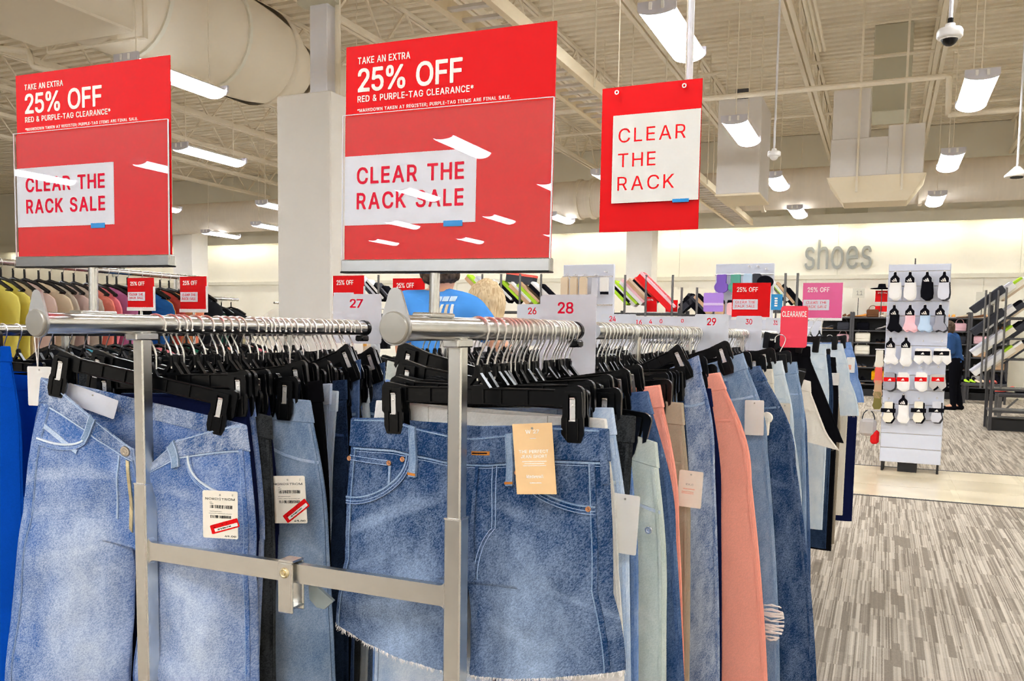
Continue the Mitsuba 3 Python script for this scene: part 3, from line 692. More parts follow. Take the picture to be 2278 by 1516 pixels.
    def waistband(s, n=22, h=.040, lift=.0018):
        k = np.concatenate([-np.cos(PI * np.arange(n) / n), np.cos(PI * np.arange(n) / n)])
        sd = np.concatenate([-np.ones(n), np.ones(n)])
        P, U = [], []
        for v, l in ((.030, -lift * .6), (0.0, -lift * .6), (-.0012, -lift * .2), (-.0012, lift * .6), (0.001, lift), (h * .5, lift), (h - .001, lift), (h, lift * .6), (h, 0.0)):
            q = np.where((sd < 0)[:, None], s.torso(k, np.full_like(k, v), -1.0), s.torso(k, np.full_like(k, v), 1.0))
            q = q + np.stack([np.sign(k) * l * np.abs(k) ** 6, sd * l, 0 * k], -1)
            P.append(q); U.append(np.stack([q[:, 0] - s.x_off + 1.3, np.full(len(k), v + 1.7)], 1))
        return grid_mesh(np.array(P), True), np.vstack(U)
    def ribbon(s, path, w, lift=.0015, side=-1, uvo=(2.1, 3.3)):
        p = np.asarray(path, float)
        t = np.gradient(p, axis=0); t /= np.linalg.norm(t, axis=1, keepdims=True) + 1e-9
        nn = np.stack([-t[:, 1], t[:, 0]], 1) * w / 2
        rows, U = [], []
        for q, l in ((p - nn, 0.0), (p - nn * .96, lift), (p + nn * .96, lift), (p + nn, 0.0)):
            r = s.front(q[:, 0], q[:, 1], side); r = r + np.array([0, side * (l + .0004), 0]); rows.append(r); U.append(q + np.array(uvo))
        P = np.stack(rows, 1)
        m = grid_mesh(P)
        if side < 0: m.invert()
        return m, np.stack(U, 1).reshape(-1, 2)
    def thread(s, path, r=.0006, lift=.0012, side=-1):
        p = np.asarray(path, float)
        q = s.front(p[:, 0], p[:, 1], side) + np.array([0, side * lift, 0])
        return tube(q, r, 5)
    def spot(s, x, v, m, lift=.001):
        """A mesh built in the xy plane set on the front at (x, v)."""
        c = s.front(np.array([x]), np.array([v]))[0] + np.array([0, -lift, 0])
        return upright(m, c)
    # curves on the front
    def pocket(s, sg_, x0=.50, v0=.042, x1=.985, v1=.112, n=14):
        a = np.linspace(0, PI / 2, n)
        X0, X1 = x0 * s.W / 2, x1
        return [(sg_ * (X0 + (X1 * s.hw(v0 + (v1 - v0) * math.sin(t)) - X0) * (1 - math.cos(t))), v0 + (v1 - v0) * math.sin(t)) for t in a]
    def seam(s, sg_, f=.965, v0=.042, v1=None, n=26):
        out = []
        for v in np.linspace(v0, (v1 or s.L) - .002, n):
            if v <= s.rise: x = f * s.hw(v)
            else:
                c, h = s.legpar(v, 1.0); x = float(c + h) - (1 - f) * float(s.hw(s.rise))
            out.append((sg_ * x, v))
        return out

def line(a, b, n=8): return [(a[0] + (b[0] - a[0]) * t, a[1] + (b[1] - a[1]) * t) for t in np.linspace(0, 1, n)]
rivet_m = lathe([(0, .0022), (.0012, .0022), (.0018, .0012), (.0036, .0014), (.0044, .0006), (.0045, 0)], 16)
button_m = lathe([(0, .003), (.004, .0028), (.0052, .0036), (.0082, .0034), (.0088, .002), (.0088, 0)], 22)
def fringe(g, n, seed, ln=(.004, .014), vmax=None, side=(-1, 1)):
    """Loose threads along the cut hem."""
    R = np.random.default_rng(seed); ms = []
    for i in range(n):
        sg_ = R.choice([-1, 1]); sd = R.choice(side); sx = R.uniform(-1, 1)
        p = g.torso(sx, g.L - .001, sd) if g.skirt else g.leg(np.array(sx), np.array(g.L - .001), sd, sg_)
        l = R.uniform(*ln); a = R.normal(0, .5); b = R.normal(0, .35)
        e = p + np.array([l * math.sin(a), l * math.sin(b) * .6, -l * math.cos(a)])
        mid = (p + e) / 2 + R.normal(0, .0012, 3)
        ms.append(tube([p, mid, e], [.00045, .0004, .0002], 3, caps=False))
    return cat(ms)

# ------------------------------------------------------------------ clip hangers
def hook_mesh(mirror):
    r = .0192
    P = [(r * math.cos(a), r * math.sin(a) + (ROD + .0016 - r)) for a in np.linspace(PI * 1.12, PI * -.16, 18)]
    P += [(.0165, -.014), (.0125, -.023), (.007, -.033), (.0025, -.043), (0, -.053), (0, -.066), (0, -.078)]
    P = [(mirror * x, 0, z) for x, z in P]
    return cat(tube(P, .0018, 6), tube([P[0], (P[0][0] - mirror * .001, 0, P[0][2] - .003)], .0024, 6))
HB = .196
def bar_mesh():
    ms = []
    zt, zb = -.088, -.114
    for sx in (-1, 1):
        # web, flanges and ribs of one arm, then the rounded end with its slot
        ms += [box2((sx * .010, -.0012, zb), (sx * (HB - .05), .0012, zt)), box2((sx * .004, -.0045, zt - .003), (sx * (HB - .045), .0045, zt), .001), box2((sx * .004, -.0045, zb), (sx * (HB - .045), .0045, zb + .003), .001)]
        for f in (.045, .095): ms.append(box2((sx * f - .0011, -.0042, zb), (sx * f + .0011, .0042, zt)))
        a = np.linspace(0, PI / 2, 7)
        lobe = [(HB - .052, zb), (HB - .052, zt)] + [(HB - .012 + .012 * math.sin(t), zt + .006 - .012 * (1 - math.cos(t))) for t in a] + [(HB, zt - .04), (HB - .004, zt - .044), (HB - .008, zt - .024)] + [(HB - .038, zt - .024), (HB - .044, zb)]
        ms.append(upright(extrude(sa.scale(sg.Polygon(lobe).buffer(0), sx, 1, origin=(0, 0)), .009), (0, .0045, 0)))
    neck = sg.Polygon([(-.026, zt - .002), (.026, zt - .002), (.006, -.066), (.006, -.058), (-.006, -.058), (-.006, -.066)]).difference(sg.Polygon([(-.014, zt + .003), (.014, zt + .003), (0, -.070)]))
    ms.append(upright(extrude(neck, .009), (0, .0045, 0)))
    ms.append(cyl((0, 0, -.074), (0, 0, -.054), .0055, 10))
    ms.append(box2((-.012, -.0045, zb), (.012, .0045, zt), .001))
    return cat(ms)
def clip_mesh():
    out = sg.Polygon([(-.0125, .034), (.0125, .034), (.0135, .022), (.0135, .002), (.0155, -.004), (.0155, -.024), (.0115, -.036), (-.0115, -.036), (-.0155, -.024), (-.0155, -.004), (-.0135, .002), (-.0135, .022)]).buffer(.0015)
    ring = out.difference(rrect(.0125, .040, .002, 0, .012))
    ms = [upright(extrude(ring, .004), (0, -.0085, 0))]
    ms.append(upright(extrude(rrect(.020, .026, .002, 0, -.020), .003), (0, -.0105, 0)))
    for x in (-.0085, .0085): ms.append(box2((x - .0012, -.0155, -.034), (x + .0012, -.011, -.002), .0006))
    for z in (-.010, -.016): ms.append(box2((-.008, -.0142, z - .0008), (.008, -.012, z + .0008)))
    ms.append(upright(extrude(out, .004), (0, .0125, 0)))
    ms.append(box2((-.010, -.009, .028), (.010, .009, .034), .001))
    return cat(ms)
pl_hook = {1: mikit.ply(hook_mesh(1), 'mat_wire', smooth=50), -1: mikit.ply(hook_mesh(-1), 'mat_wire', smooth=50)}
pl_bar = mikit.ply(bar_mesh(), 'mat_black_plastic'); pl_clip_b = mikit.ply(clip_mesh(), 'mat_black_plastic')
spring = cat(upright(extrude(rrect(.0085, .034, .001, 0, .010), .0012), (0, -.0105, 0)), box((0, -.0115, .026), (.0085, .006, .003), .001), upright(lathe([(0, .001), (.0016, .0008), (.0018, 0)], 10), (0, -.0117, .016)), box((0, -.0122, -.006), (.010, .003, .0015)))
pl_spring = mikit.ply(spring, 'mat_wire')
simple_clip = mikit.ply(cat(box((0, -.009, 0), (.029, .006, .066), .003), box((0, .009, 0), (.027, .005, .05), .002), box((0, 0, .03), (.02, .016, .006))), 'mat_black_plastic')
BASE_BAR_CLIP = HB - .023
def rail_name(x, y):
    if y < 0: return 'the left rack behind the camera' if x < -.5 else 'the right rack behind the camera'
    if abs(x - RX_L) < .02: return 'the left rail' if y < 1.95 else 'the left row\'s second rack' if y < 3 else 'the left row\'s third rack'
    if abs(x + 2.3) < .02: return 'the rack of black trousers'
    if abs(x - RX_R) < .004 and y < 1.68: return 'the middle rail'
    return {-.555: 'the right row\'s second rack', -.548: 'the right row\'s third rack', -.54: 'the right row\'s fourth rack'}.get(round(x, 3), 'the far end of the right row')
def hang(rail_x, y, rail_z, yaw, tilt, clip_half, label, group=None, mirror=1, near=True, x_off=0.0, sc=None):
    """One clip hanger on a rail; returns the transform of its local frame."""
    M = T().translate([rail_x, y, rail_z]).rotate([0, 0, 1], yaw).rotate([0, 1, 0], -tilt)
    rn = rail_name(rail_x, y)
    t_ = thing('clip_hanger', label or '', 'hanger', f'clip hangers on {rn}')
    ranked('h ' + rn, y, t_, None if label else 'black clip hanger, {} from the front on ' + rn)
    k = (clip_half + .0) / BASE_BAR_CLIP
    part(t_, 'hook', pl_hook[mirror], None, to=T().translate([rail_x, y, rail_z]).rotate([0, 0, 1], yaw))
    part(t_, 'bar', pl_bar, None, to=M @ T().scale([k, 1, 1]))
    for s in (-1, 1):
        c = part(t_, 'clip', pl_clip_b if near else simple_clip, None, to=M @ T().translate([s * clip_half + x_off, 0, -.126]))
        if near: part(c, 'spring', pl_spring, None, to=M @ T().translate([s * clip_half + x_off, 0, -.126]))
    return drape(rail_x, y, rail_z, yaw, tilt)
def drape(rail_x, y, rail_z, yaw, tilt, z0=.125):
    """The garment's frame: its waist follows the tilted hanger while the cloth hangs straight down."""
    t = math.radians(tilt); c, s_ = math.cos(t), math.sin(t)
    S = np.array([[c, 0, 0, z0 * s_], [0, 1, 0, 0], [s_, 0, 1, z0 - z0 * c], [0, 0, 0, 1.0]])
    R_ = trimesh.transformations.rotation_matrix(math.radians(yaw), (0, 0, 1)); R_[:3, 3] = (rail_x, y, rail_z)
    return T((R_ @ S).tolist())
def corner_fit(px, py, rail_x, y, rail_z):
    """Tilt and half width that put the garment's right waist corner where the photograph has it."""
    c = aty(px, py, y)
    X, Z = c[0] - rail_x, c[2] - rail_z
    r = math.hypot(X, Z)
    h = math.sqrt(max(r * r - .125 ** 2, .10 ** 2)); h = min(max(h, .12), .27)
    return math.degrees(math.atan2(Z, X) + math.atan2(.125, h)), h

GROUND = {}
def dress(name, label, kind, g, key, M, detail=1, group=None, n=14, rows=16, fray=0, at_=None):
    """Enters one garment with its parts."""
    t_ = thing(name, label, kind, group)
    if at_: ranked('g ' + rail_name(*at_), at_[1], t_)
    mt = cloth(key)
    m, uv = g.body(n, rows); part(t_, 'body', m, mt, smooth=True, uv=uv, to=M)
    if detail >= 1:
        m, uv = g.waistband(n); part(t_, 'waistband', m, mt, smooth=False, uv=uv, to=M)
        w2 = g.W / 2
        for f in (-.52, .52) if detail < 2 else (-.52, .52, .93):
            m, uv = g.ribbon(line((f * w2, -.001), (f * w2 + .002, .052), 5), .011, .0045, uvo=(4.3, 5.1)); part(t_, 'belt_loop', m, mt, uv=uv, to=M)
        for sg_ in (-1, 1):
            m, uv = g.ribbon(g.pocket(sg_), .0055, .0016); part(t_, 'pocket_edge', m, edge_mat(key), uv=uv, to=M)
            m, uv = g.ribbon(g.seam(sg_, n=16), .005, .0018); part(t_, 'side_seam', m, mt, uv=uv, to=M)
    if fray: part(t_, 'frayed_hem', fringe(g, fray, g.seed), 'mat_white_ink', to=M, stuff=True)
    return t_
# ------------------------------------------------------------------ tags
def tag_at(px, Y, w_px=None, label='', mat_='mat_white_tag', bend=.002, draw=None, rot=0.0, name='price_tag', yaw=0.0, catg='tag', r=.003):
    """A card hung in front of the plane y = Y between the pixel corners (left, top, right, bottom)."""
    l, t, r_, b = px
    A, B = aty(l, t, Y), aty(r_, b, Y)
    w, h = B[0] - A[0], A[2] - B[2]
    k = thing(name, label, catg)
    c = np.array([(A[0] + B[0]) / 2, Y, (A[2] + B[2]) / 2])
    M = trimesh.transformations.translation_matrix(c) @ trimesh.transformations.rotation_matrix(yaw, (0, 0, 1)) @ trimesh.transformations.rotation_matrix(rot, (0, 1, 0))
    part(k, 'card', xf(upright(extrude(rrect(w, h, r), .0007)), M), mat_)
    part(k, 'hole', xf(upright(lathe([(0, .0003), (.0016, .0003), (.0017, 0)], 12), (0, -.0007, h / 2 - .007)), M), 'mat_grey_ink')
    def ink(name_, m, mt): part(k, name_, xf(upright(m, (0, -.0008, 0)), M), mt)
    if draw: draw(ink, w, h)
    return k
def rect(x, z, w, h): return extrude(sg.box(x - w / 2, z - h / 2, x + w / 2, z + h / 2), .0002)
def put_text(s, x, z, h, width=None, bold=False, space=.16):
    m = text(s, h, depth=.0002, bold=bold, space=space)
    if width: fit(m, width)
    m.vertices[:, 0] += x; m.vertices[:, 1] += z
    return m
def barcode(x, z, w, h, seed):
    R = random.Random(seed); ms = []; q = x
    while q < x + w:
        t = R.choice([.0004, .0006, .0010, .0016]); ms.append(rect(q + t / 2, z, t, h)); q += t + R.choice([.0005, .0008, .0014])
    return cat(ms)
def store_tag(price, ang, sx):
    def draw(ink, w, h):
        ink('lettering', put_text('NORDSTROM', -w * .42, h * .305, h * .047, w * .84, False, .2), 'mat_black_ink')
        ink('mark', put_text('C', w * .34, h * .40, h * .035), 'mat_black_ink')
        ink('barcode', barcode(-w * .28, h * .165, w * .62, h * .07, 3), 'mat_black_ink')
        ink('small_print', cat(rect(-w * .26, h * .255, w * .06, h * .014), rect(-w * .24, h * .225, w * .1, h * .014), rect(-w * .12, h * .065, w * .36, h * .010), rect(0, h * .022, w * .66, h * .010)), 'mat_grey_ink')
        ink('barcode', barcode(-w * .28, -h * .045, w * .60, h * .06, 5), 'mat_black_ink')
        st = sg.Polygon(rrect(w * .82, h * .19, .002).exterior)
        m = cat(extrude(st, .0005)); wh = cat(xf(rect(.002, -h * .03, w * .68, h * .07), trimesh.transformations.translation_matrix((0, 0, .0005)))); bc = barcode(-w * .22, -h * .03, w * .4, h * .03, 8); bc.vertices[:, 2] += .0008
        dots = cat(rect(-w * .05, h * .05, w * .03, h * .012), rect(w * .08, h * .055, w * .02, h * .012), rect(-w * .3, h * .03, w * .05, h * .012)); dots.vertices[:, 2] += .0005
        R = trimesh.transformations.rotation_matrix(ang, (0, 0, 1)); R[:3, 3] = (w * sx, -h * .235, 0.0002)
        ink('red_sticker', xf(m, R), 'mat_red'); ink('sticker_panel', xf(wh, R), 'mat_white'); ink('sticker_print', xf(cat(bc, dots), R), 'mat_black_ink')
        ink('price', put_text(price, w * .12, -h * .465, h * .036, w * .33, True), 'mat_black_ink')
    return draw
mat('mat_tag_cream', 'f8f1e2', .55); mat('mat_kraft', 'e6bf8c', .7)

# ------------------------------------------------------------------ the light blue jeans in front at the left
YJ = 1.13
M = hang(RX_L, YJ, RZ, 16, -11, .152, 'black clip hanger holding the front light blue jeans', None, -1, True, -.006)
g = Garment(W=.39, hip=.435, rise=.245, L=.98, hem=.262, splay=.0, slant=-.07, th=.022, sag_f=.082, sag_b=.004, xc=.98, pw=1.25, seed=3, fold=.024, Z0=-.139, notch=.05, bulge=.014, x_off=-.004)
ranked('g the left rail', YJ, 'jeans')
k = thing('jeans', 'light blue wide leg jeans with an open fly at the front of the left rail', 'jeans'); mt = cloth('light'); ed = cloth('pale')
m, uv = g.body(70, 90); part(k, 'body', m, mt, smooth=True, uv=uv, to=M)
m, uv = g.waistband(70, .044, .0022); wb = part(k, 'waistband', m, cloth('acid'), uv=uv, to=M)
m, uv = g.ribbon(line((-.19, .046), (.188, .046), 60), .0035, .0016); part(k, 'waist_seam', m, ed, uv=uv, to=M)
m, uv = g.ribbon(line((-.19, .0022), (.188, .0022), 60), .0030, .0030); part(wb, 'top_edge', m, ed, uv=uv, to=M)
for a_, b_ in (((-.082, -.004), (-.100, .066)), ((.066, -.003), (.078, .066))):
    m, uv = g.ribbon(line(a_, b_, 10), .0125, .0055, uvo=(4.3, 5.1)); lp = part(k, 'belt_loop', m, cloth('greyblue'), uv=uv, to=M)
    for s_ in (-.0052, .0052):
        m, uv = g.ribbon([(x + s_, v) for x, v in line(a_, b_, 10)], .0016, .0062); part(lp, 'edge', m, ed, uv=uv, to=M)
for sg_, x0, x1, v1 in ((-1, .095, .196, .112), (1, .096, .182, .128)):
    aa = np.linspace(0, PI / 2, 22)
    pth = [(sg_ * (x0 + (x1 - x0) * (1 - math.cos(t))), .048 + (v1 - .048) * math.sin(t)) for t in aa]
    m, uv = g.ribbon(pth, .010, .0026); pk = part(k, 'pocket_edge', m, mt, uv=uv, to=M)
    m, uv = g.ribbon([(x, v - .0045) for x, v in pth], .0032, .0042); part(pk, 'worn_edge', m, 'mat_seam_pale', uv=uv, to=M)
    for o in (.001, .0055): part(pk, 'stitch', g.thread([(x + sg_ * -.001, v + o) for x, v in pth], .0005, .0032), 'mat_seam_light', to=M)
m, uv = g.ribbon(line((-.185, .082), (-.112, .098), 10), .009, .0020); part(k, 'coin_pocket', m, ed, uv=uv, to=M)
m, uv = g.ribbon([(.010 + .012 * math.sin(t * 1.4) - .022, .05 + .16 * t) for t in np.linspace(0, 1, 20)], .006, .0030); part(k, 'zip', m, 'mat_brass', uv=uv, to=M)
m, uv = g.ribbon([(-.030, .05 + .15 * t) for t in np.linspace(0, 1, 16)], .003, .0020); part(k, 'fly_stitch', m, ed, uv=uv, to=M)
part(k, 'button', g.spot(-.016, .024, button_m, .003), 'mat_bronze', smooth=30, to=M)
for sg_ in (-1, 1):
    m, uv = g.ribbon(g.seam(sg_, .93 if sg_ > 0 else .90, n=50), .007, .0022); part(k, 'side_seam', m, mt, uv=uv, to=M)
    part(k, 'seam_thread', g.thread([(x - sg_ * .0042, v) for x, v in g.seam(sg_, .93 if sg_ > 0 else .90, n=50)], .0006, .0012), 'mat_seam_light', to=M)
tg = [(.006, v) for v in np.linspace(.25, .90, 24)]
m, uv = g.ribbon(tg, .005, .0022); part(k, 'inseam', m, mt, uv=uv, to=M)
tag_at((457, 1089, 524, 1203), 1.10, label='cream price tag with a red sticker on the front light blue jeans', mat_='mat_tag_cream', draw=store_tag('49.00', .30, .13), yaw=.24, rot=.0)
tag_at((158, 868, 250, 918), 1.100, label='white paper leaflet tucked inside the open waist of the front jeans', mat_='mat_card', rot=.30, yaw=.25, name='leaflet', catg='paper')
tg_ = tag_at((66, 815, 112, 905), 1.24, label='white blank tag behind the left end of the front jeans hanger', mat_='mat_white_tag', yaw=.2)
a = aty(84, 818, 1.24); part(tg_, 'string', cat(tube([a, a + (-.02, .01, .06), a + (-.03, .02, .12)], .0012, 5), tube([a, a + (.03, -.02, .05), a + (.12, -.09, .075)], .0012, 5)), 'mat_white_ink')
a = aty(343, 924, 1.165); part(k, 'size_label', box((a[0], 1.168, a[2]), (.009, .001, .014)), 'mat_white')

# ------------------------------------------------------------------ the denim shorts in front on the middle rail
YS = 1.165
M = hang(RX_R, YS, RZ, -2, 1.2, .1515, 'black clip hanger holding the mid blue cut off shorts in front', None, 1, True, .006)
g = Garment(W=.438, hip=.452, rise=.235, L=.392, hem=.250, th=.020, sag_f=.020, sag_b=.006, xc=.62, pw=2.0, seed=11, fold=.018, Z0=-.143, x_off=-.013, bulge=.004, outer_up=.045, top_wave=.0015)
ranked('g the middle rail', YS, 'denim_shorts')
k = thing('denim_shorts', 'mid blue cut off denim shorts with a frayed hem in front on the middle rail', 'shorts'); mt = cloth('mid'); ed = cloth('greyblue')
m, uv = g.body(80, 64); part(k, 'body', m, mt, smooth=True, uv=uv, to=M)
m, uv = g.waistband(80, .046, .0024); wb = part(k, 'waistband', m, mt, uv=uv, to=M)
m, uv = g.ribbon(line((-.214, .0485), (.214, .0485), 60), .0032, .0018); part(k, 'waist_seam', m, ed, uv=uv, to=M)
part(k, 'waist_stitch', g.thread(line((-.214, .053), (.214, .053), 60), .0005, .0010), 'mat_seam_light', to=M)
m, uv = g.ribbon(line((-.212, .0018), (.212, .0018), 60), .0026, .0030); part(wb, 'top_edge', m, ed, uv=uv, to=M)
for x in (-.096, .073):
    a_, b_ = (x, -.002), (x + .002, .082)
    m, uv = g.ribbon(line(a_, b_, 12), .0125, .0055, uvo=(4.3, 5.1)); lp = part(k, 'belt_loop', m, cloth('greyblue'), uv=uv, to=M)
    for s_ in (-.0050, .0050):
        m, uv = g.ribbon([(q + s_, v) for q, v in line(a_, b_, 12)], .0014, .0062); part(lp, 'edge', m, ed, uv=uv, to=M)
    m, uv = g.ribbon(line((x - .0055, .0775), (x + .0085, .0775), 3), .004, .0064); part(lp, 'bar_tack', m, 'mat_thread_orange', uv=uv, to=M)
for sg_, x0, x1, v0, v1 in ((-1, .104, .229, .050, .135), (1, .094, .208, .050, .116)):
    aa = np.linspace(0, PI / 2, 26)
    pth = [(sg_ * (x0 + (x1 - x0) * (1 - math.cos(t) ** 1.0)), v0 + (v1 - v0) * math.sin(t)) for t in aa]
    m, uv = g.ribbon(pth, .012, .0026); pk = part(k, 'pocket_edge', m, mt, uv=uv, to=M)
    m, uv = g.ribbon([(x + sg_ * .003 * math.cos(t), v - .0052 * math.sin(t)) for (x, v), t in zip(pth, aa)], .0026, .0036); part(pk, 'worn_edge', m, ed, uv=uv, to=M)
    for o in (.001, .0055): part(pk, 'stitch', g.thread([(x - sg_ * o * math.cos(t), v + o * math.sin(t)) for (x, v), t in zip(pth, aa)], .0005, .0032), 'mat_seam_light', to=M)
m, uv = g.ribbon(line((-.222, .064), (-.142, .068), 12), .009, .0022); cp = part(k, 'coin_pocket', m, mt, uv=uv, to=M)
for o in (-.0036, .0036): part(cp, 'stitch', g.thread(line((-.222, .064 + o), (-.142, .068 + o), 12), .0005, .0028), 'mat_seam_light', to=M)
m, uv = g.ribbon(line((-.139, .072), (-.137, .115), 8), .004, .0016); part(cp, 'side_stitch', m, ed, uv=uv, to=M)
for x, v in ((-.140, .068), (-.223, .066), (-.115, .058), (.086, .062), (.198, .114)): part(k, 'rivet', g.spot(x, v, rivet_m, .0030), 'mat_copper', smooth=30, to=M)
part(k, 'button', g.spot(-.018, .028, button_m, .0042), 'mat_button', smooth=30, to=M); mat('mat_button', 'f3e6d4', .4)
m, uv = g.ribbon(line((.010, .027), (.042, .028), 6), .007, .0028); part(k, 'buttonhole', m, 'mat_thread_orange', uv=uv, to=M)
m, uv = g.ribbon(line((.012, .0272), (.038, .0276), 6), .002, .0036); part(k, 'buttonhole_slit', m, 'mat_black_ink', uv=uv, to=M)
fly = [(.052, v) for v in np.linspace(.05, .150, 10)] + [(.052 - .030 * math.sin(t), .150 + .04 * (1 - math.cos(t)) + .03 * t) for t in np.linspace(.1, PI / 2, 8)]
for o in (0, .006): part(k, 'fly_stitch', g.thread([(x - o, v) for x, v in fly], .0006, .0012), 'mat_seam_light', to=M)
m, uv = g.ribbon([(.016 + .003 * math.sin(v * 30), v) for v in np.linspace(.05, .232, 20)], .006, .0022); part(k, 'centre_seam', m, mt, uv=uv, to=M)
for sg_ in (-1, 1):
    sm = g.seam(sg_, .90 if sg_ > 0 else .96, v0=.05, n=40)
    m, uv = g.ribbon(sm, .007, .0022); part(k, 'side_seam', m, mt, uv=uv, to=M)
    m, uv = g.ribbon([(x - sg_ * .0042, v) for x, v in sm], .0018, .0026); part(k, 'seam_edge', m, ed, uv=uv, to=M)
m, uv = g.ribbon(line((.214, .0), (.2195, .078), 8), .010, .0040); part(k, 'belt_loop', m, mt, uv=uv, to=M)
part(k, 'frayed_hem', fringe(g, 900, 5, (.003, .010)), 'mat_white_ink', to=M, stuff=True)
def kraft(ink, w, h):
    for s, x, z, hh, wd in (('W 27', -.17, .36, .05, .34), ('THE PERFECT', -.37, .085, .042, .74), ('JEAN SHORT', -.33, .015, .042, .66), ('Madewell', -.22, -.27, .045, .42)):
        ink('lettering', put_text(s, x * w, z * h, hh * h, wd * w, True), 'mat_white_ink')
    ink('small_print', cat(*[rect(0, z * h, wd * w, h * .010) for z, wd in ((-.035, .62), (-.065, .5), (-.095, .58), (-.34, .3), (.29, .15))]), 'mat_white_ink')
tag_at((1146, 940, 1232, 1104), 1.117, label='kraft paper tag with white print on the front denim shorts', mat_='mat_kraft', draw=kraft, rot=-.09, r=.0005)
# ------------------------------------------------------------------ size cards on the rail ends
def size_card(num, px0, px1, ptop, Y, h=.17, hgt=None, lab=None, cmat='mat_card', tcol='mat_red_ink', numx=.5, th=.024, bold=True, wd=None, numz=None, stem=False):
    A, B = aty(px0, ptop, Y), aty(px1, ptop, Y)
    w = B[0] - A[0]
    k = thing('size_card', lab or f'white plastic size card reading {num} on a rail end', 'size card')
    part(k, 'plate', upright(extrude(rrect(w, h, .008), .002), ((A[0] + B[0]) / 2, Y, A[2] - h / 2)), cmat)
    if stem: part(k, 'stem', cyl(((A[0] + B[0]) / 2, Y + .006, 0), ((A[0] + B[0]) / 2, Y + .006, A[2] - h + .03), .006, 8), 'mat_chrome')
    if num:
        m = text(num, th, depth=.0004, bold=bold, space=.10)
        m = fit(m, wd * w) if wd else m
        x = A[0] + w * numx - twidth(m) / 2
        part(k, 'number', upright(m, (x, Y - .002, A[2] - (numz or .048))), tcol)
size_card('28', 1203, 1328, 656, 1.66, .17, lab='large white size card reading 28 at the end of the middle rail', numx=.46, th=.022, wd=.28, numz=.038)
size_card('27', 742, 849, 655, 1.84, .125, lab='white size card reading 27 at the end of the left rail', numx=.49, th=.021, wd=.27, numz=.034)
size_card('29', 1546, 1622, 699, 2.82, .15, lab='white size card reading 29 left of the small red sale sign', numx=.50, th=.023, wd=.27, numz=.036)
size_card('30', 1638, 1696, 703, 3.82, .15, lab='white size card reading 30 right below the small red sale sign', numx=.50, th=.022, wd=.25, numz=.036)
size_card('31', 1704, 1748, 708, 4.82, .15, lab='white size card reading 31 left of the red clearance card', numx=.50, th=.022, wd=.22, numz=.036)
size_card('26', 1151, 1222, 677, 2.88, .15, lab='white size card reading 26 half hidden behind the card 28', numx=.48, th=.023, wd=.27, numz=.036)
size_card('24', 1338, 1416, 699, 3.9, .15, lab='white size card reading 24 right of the card 28', numx=.33, th=.024, wd=.19, numz=.034)
for n_, x0, x1, nx, yy in (('16', 1412, 1442, .32, 4.6), ('4', 1441, 1464, .30, 5.1), ('0', 1462, 1508, .20, 5.5), ('0', 1507, 1553, .25, 6.0)):
    size_card(n_, x0, x1, 704, yy, .15, lab=f'small white size card reading {n_}, {dict([(1412, "leftmost"), (1441, "second"), (1462, "third"), (1507, "rightmost")])[x0]} of the four far cards in a row', stem=True, numx=nx, th=.024, numz=.044)
size_card('', 1797, 1828, 714, 5.3, .13, lab='plain white card right of the red clearance card')
A = aty(1738, 681, 3.5); B = aty(1795, 763, 3.5)
k = thing('clearance_card', 'red card reading clearance standing among the far white cards', 'size card')
w = B[0] - A[0]; h = A[2] - B[2] + .02
part(k, 'plate', upright(extrude(rrect(w, h, .012), .003), ((A[0] + B[0]) / 2, 3.5, A[2] - h / 2)), 'mat_pinkred'); mat('mat_pinkred', 'f0384f', .5)
part(k, 'lettering', upright(fit(text('CLEARANCE', .021, depth=.0008, bold=True), w * .90), (A[0] + w * .05, 3.4968, A[2] - .042)), 'mat_white_ink')

# ------------------------------------------------------------------ further racks: rails, posts, hangers
def rack(x, y0, y1, z, label, posts=(0.25,), foot=True, end_plate=False):
    t_ = thing('clothing_rack', label, 'clothing rack')
    part(t_, 'rail', tube([(x, y0, z), (x, y1, z)], ROD, 16), 'mat_chrome', smooth=50)
    for f in posts:
        yy = y0 + (y1 - y0) * f
        part(t_, 'post', box2((x - .0125, yy - .0125, 0.02), (x + .0125, yy + .0125, z - ROD * .6), .002), 'mat_steel')
    part(t_, 'foot', box2((x - .02, y0, 0), (x + .02, y1, .025), .005), 'mat_steel')
    if end_plate:
        c = [(.0225 * math.cos(a), .0225 * math.sin(a)) for a in np.linspace(PI * .86, PI * 2.14, 20)] + [(.010 * math.cos(a), .040 + .010 * math.sin(a)) for a in np.linspace(.12 * PI, .88 * PI, 8)]
        part(t_, 'end_plate', upright(extrude(sg.Polygon(c), .004), (x, y0, z)), 'mat_end_plate', smooth=30)
rack(-.555, 1.70, 2.80, RZ, 'chrome garment rack right behind the middle rail, second of the right row', (.3, .85), end_plate=False)
rack(-.548, 3.02, 3.80, RZ, 'chrome garment rack with the cream skirt, third of the right row', (.2, .85))
rack(-.540, 4.02, 4.80, RZ, 'chrome garment rack fourth of the right row', (.2, .85))
rack(-.45, 5.05, 5.95, RZ, 'chrome garment rack furthest down the right row by the path', (.2, .85))
rack(RX_L, 2.05, 2.86, RZ, 'chrome garment rack second of the left row', (.2, .85))
rack(RX_L, 3.08, 3.88, RZ, 'chrome garment rack third of the left row', (.2, .85))
rack(-2.30, 1.40, 3.10, RZ - .02, 'chrome garment rack with black trousers left of the front jeans', (.1, .9))

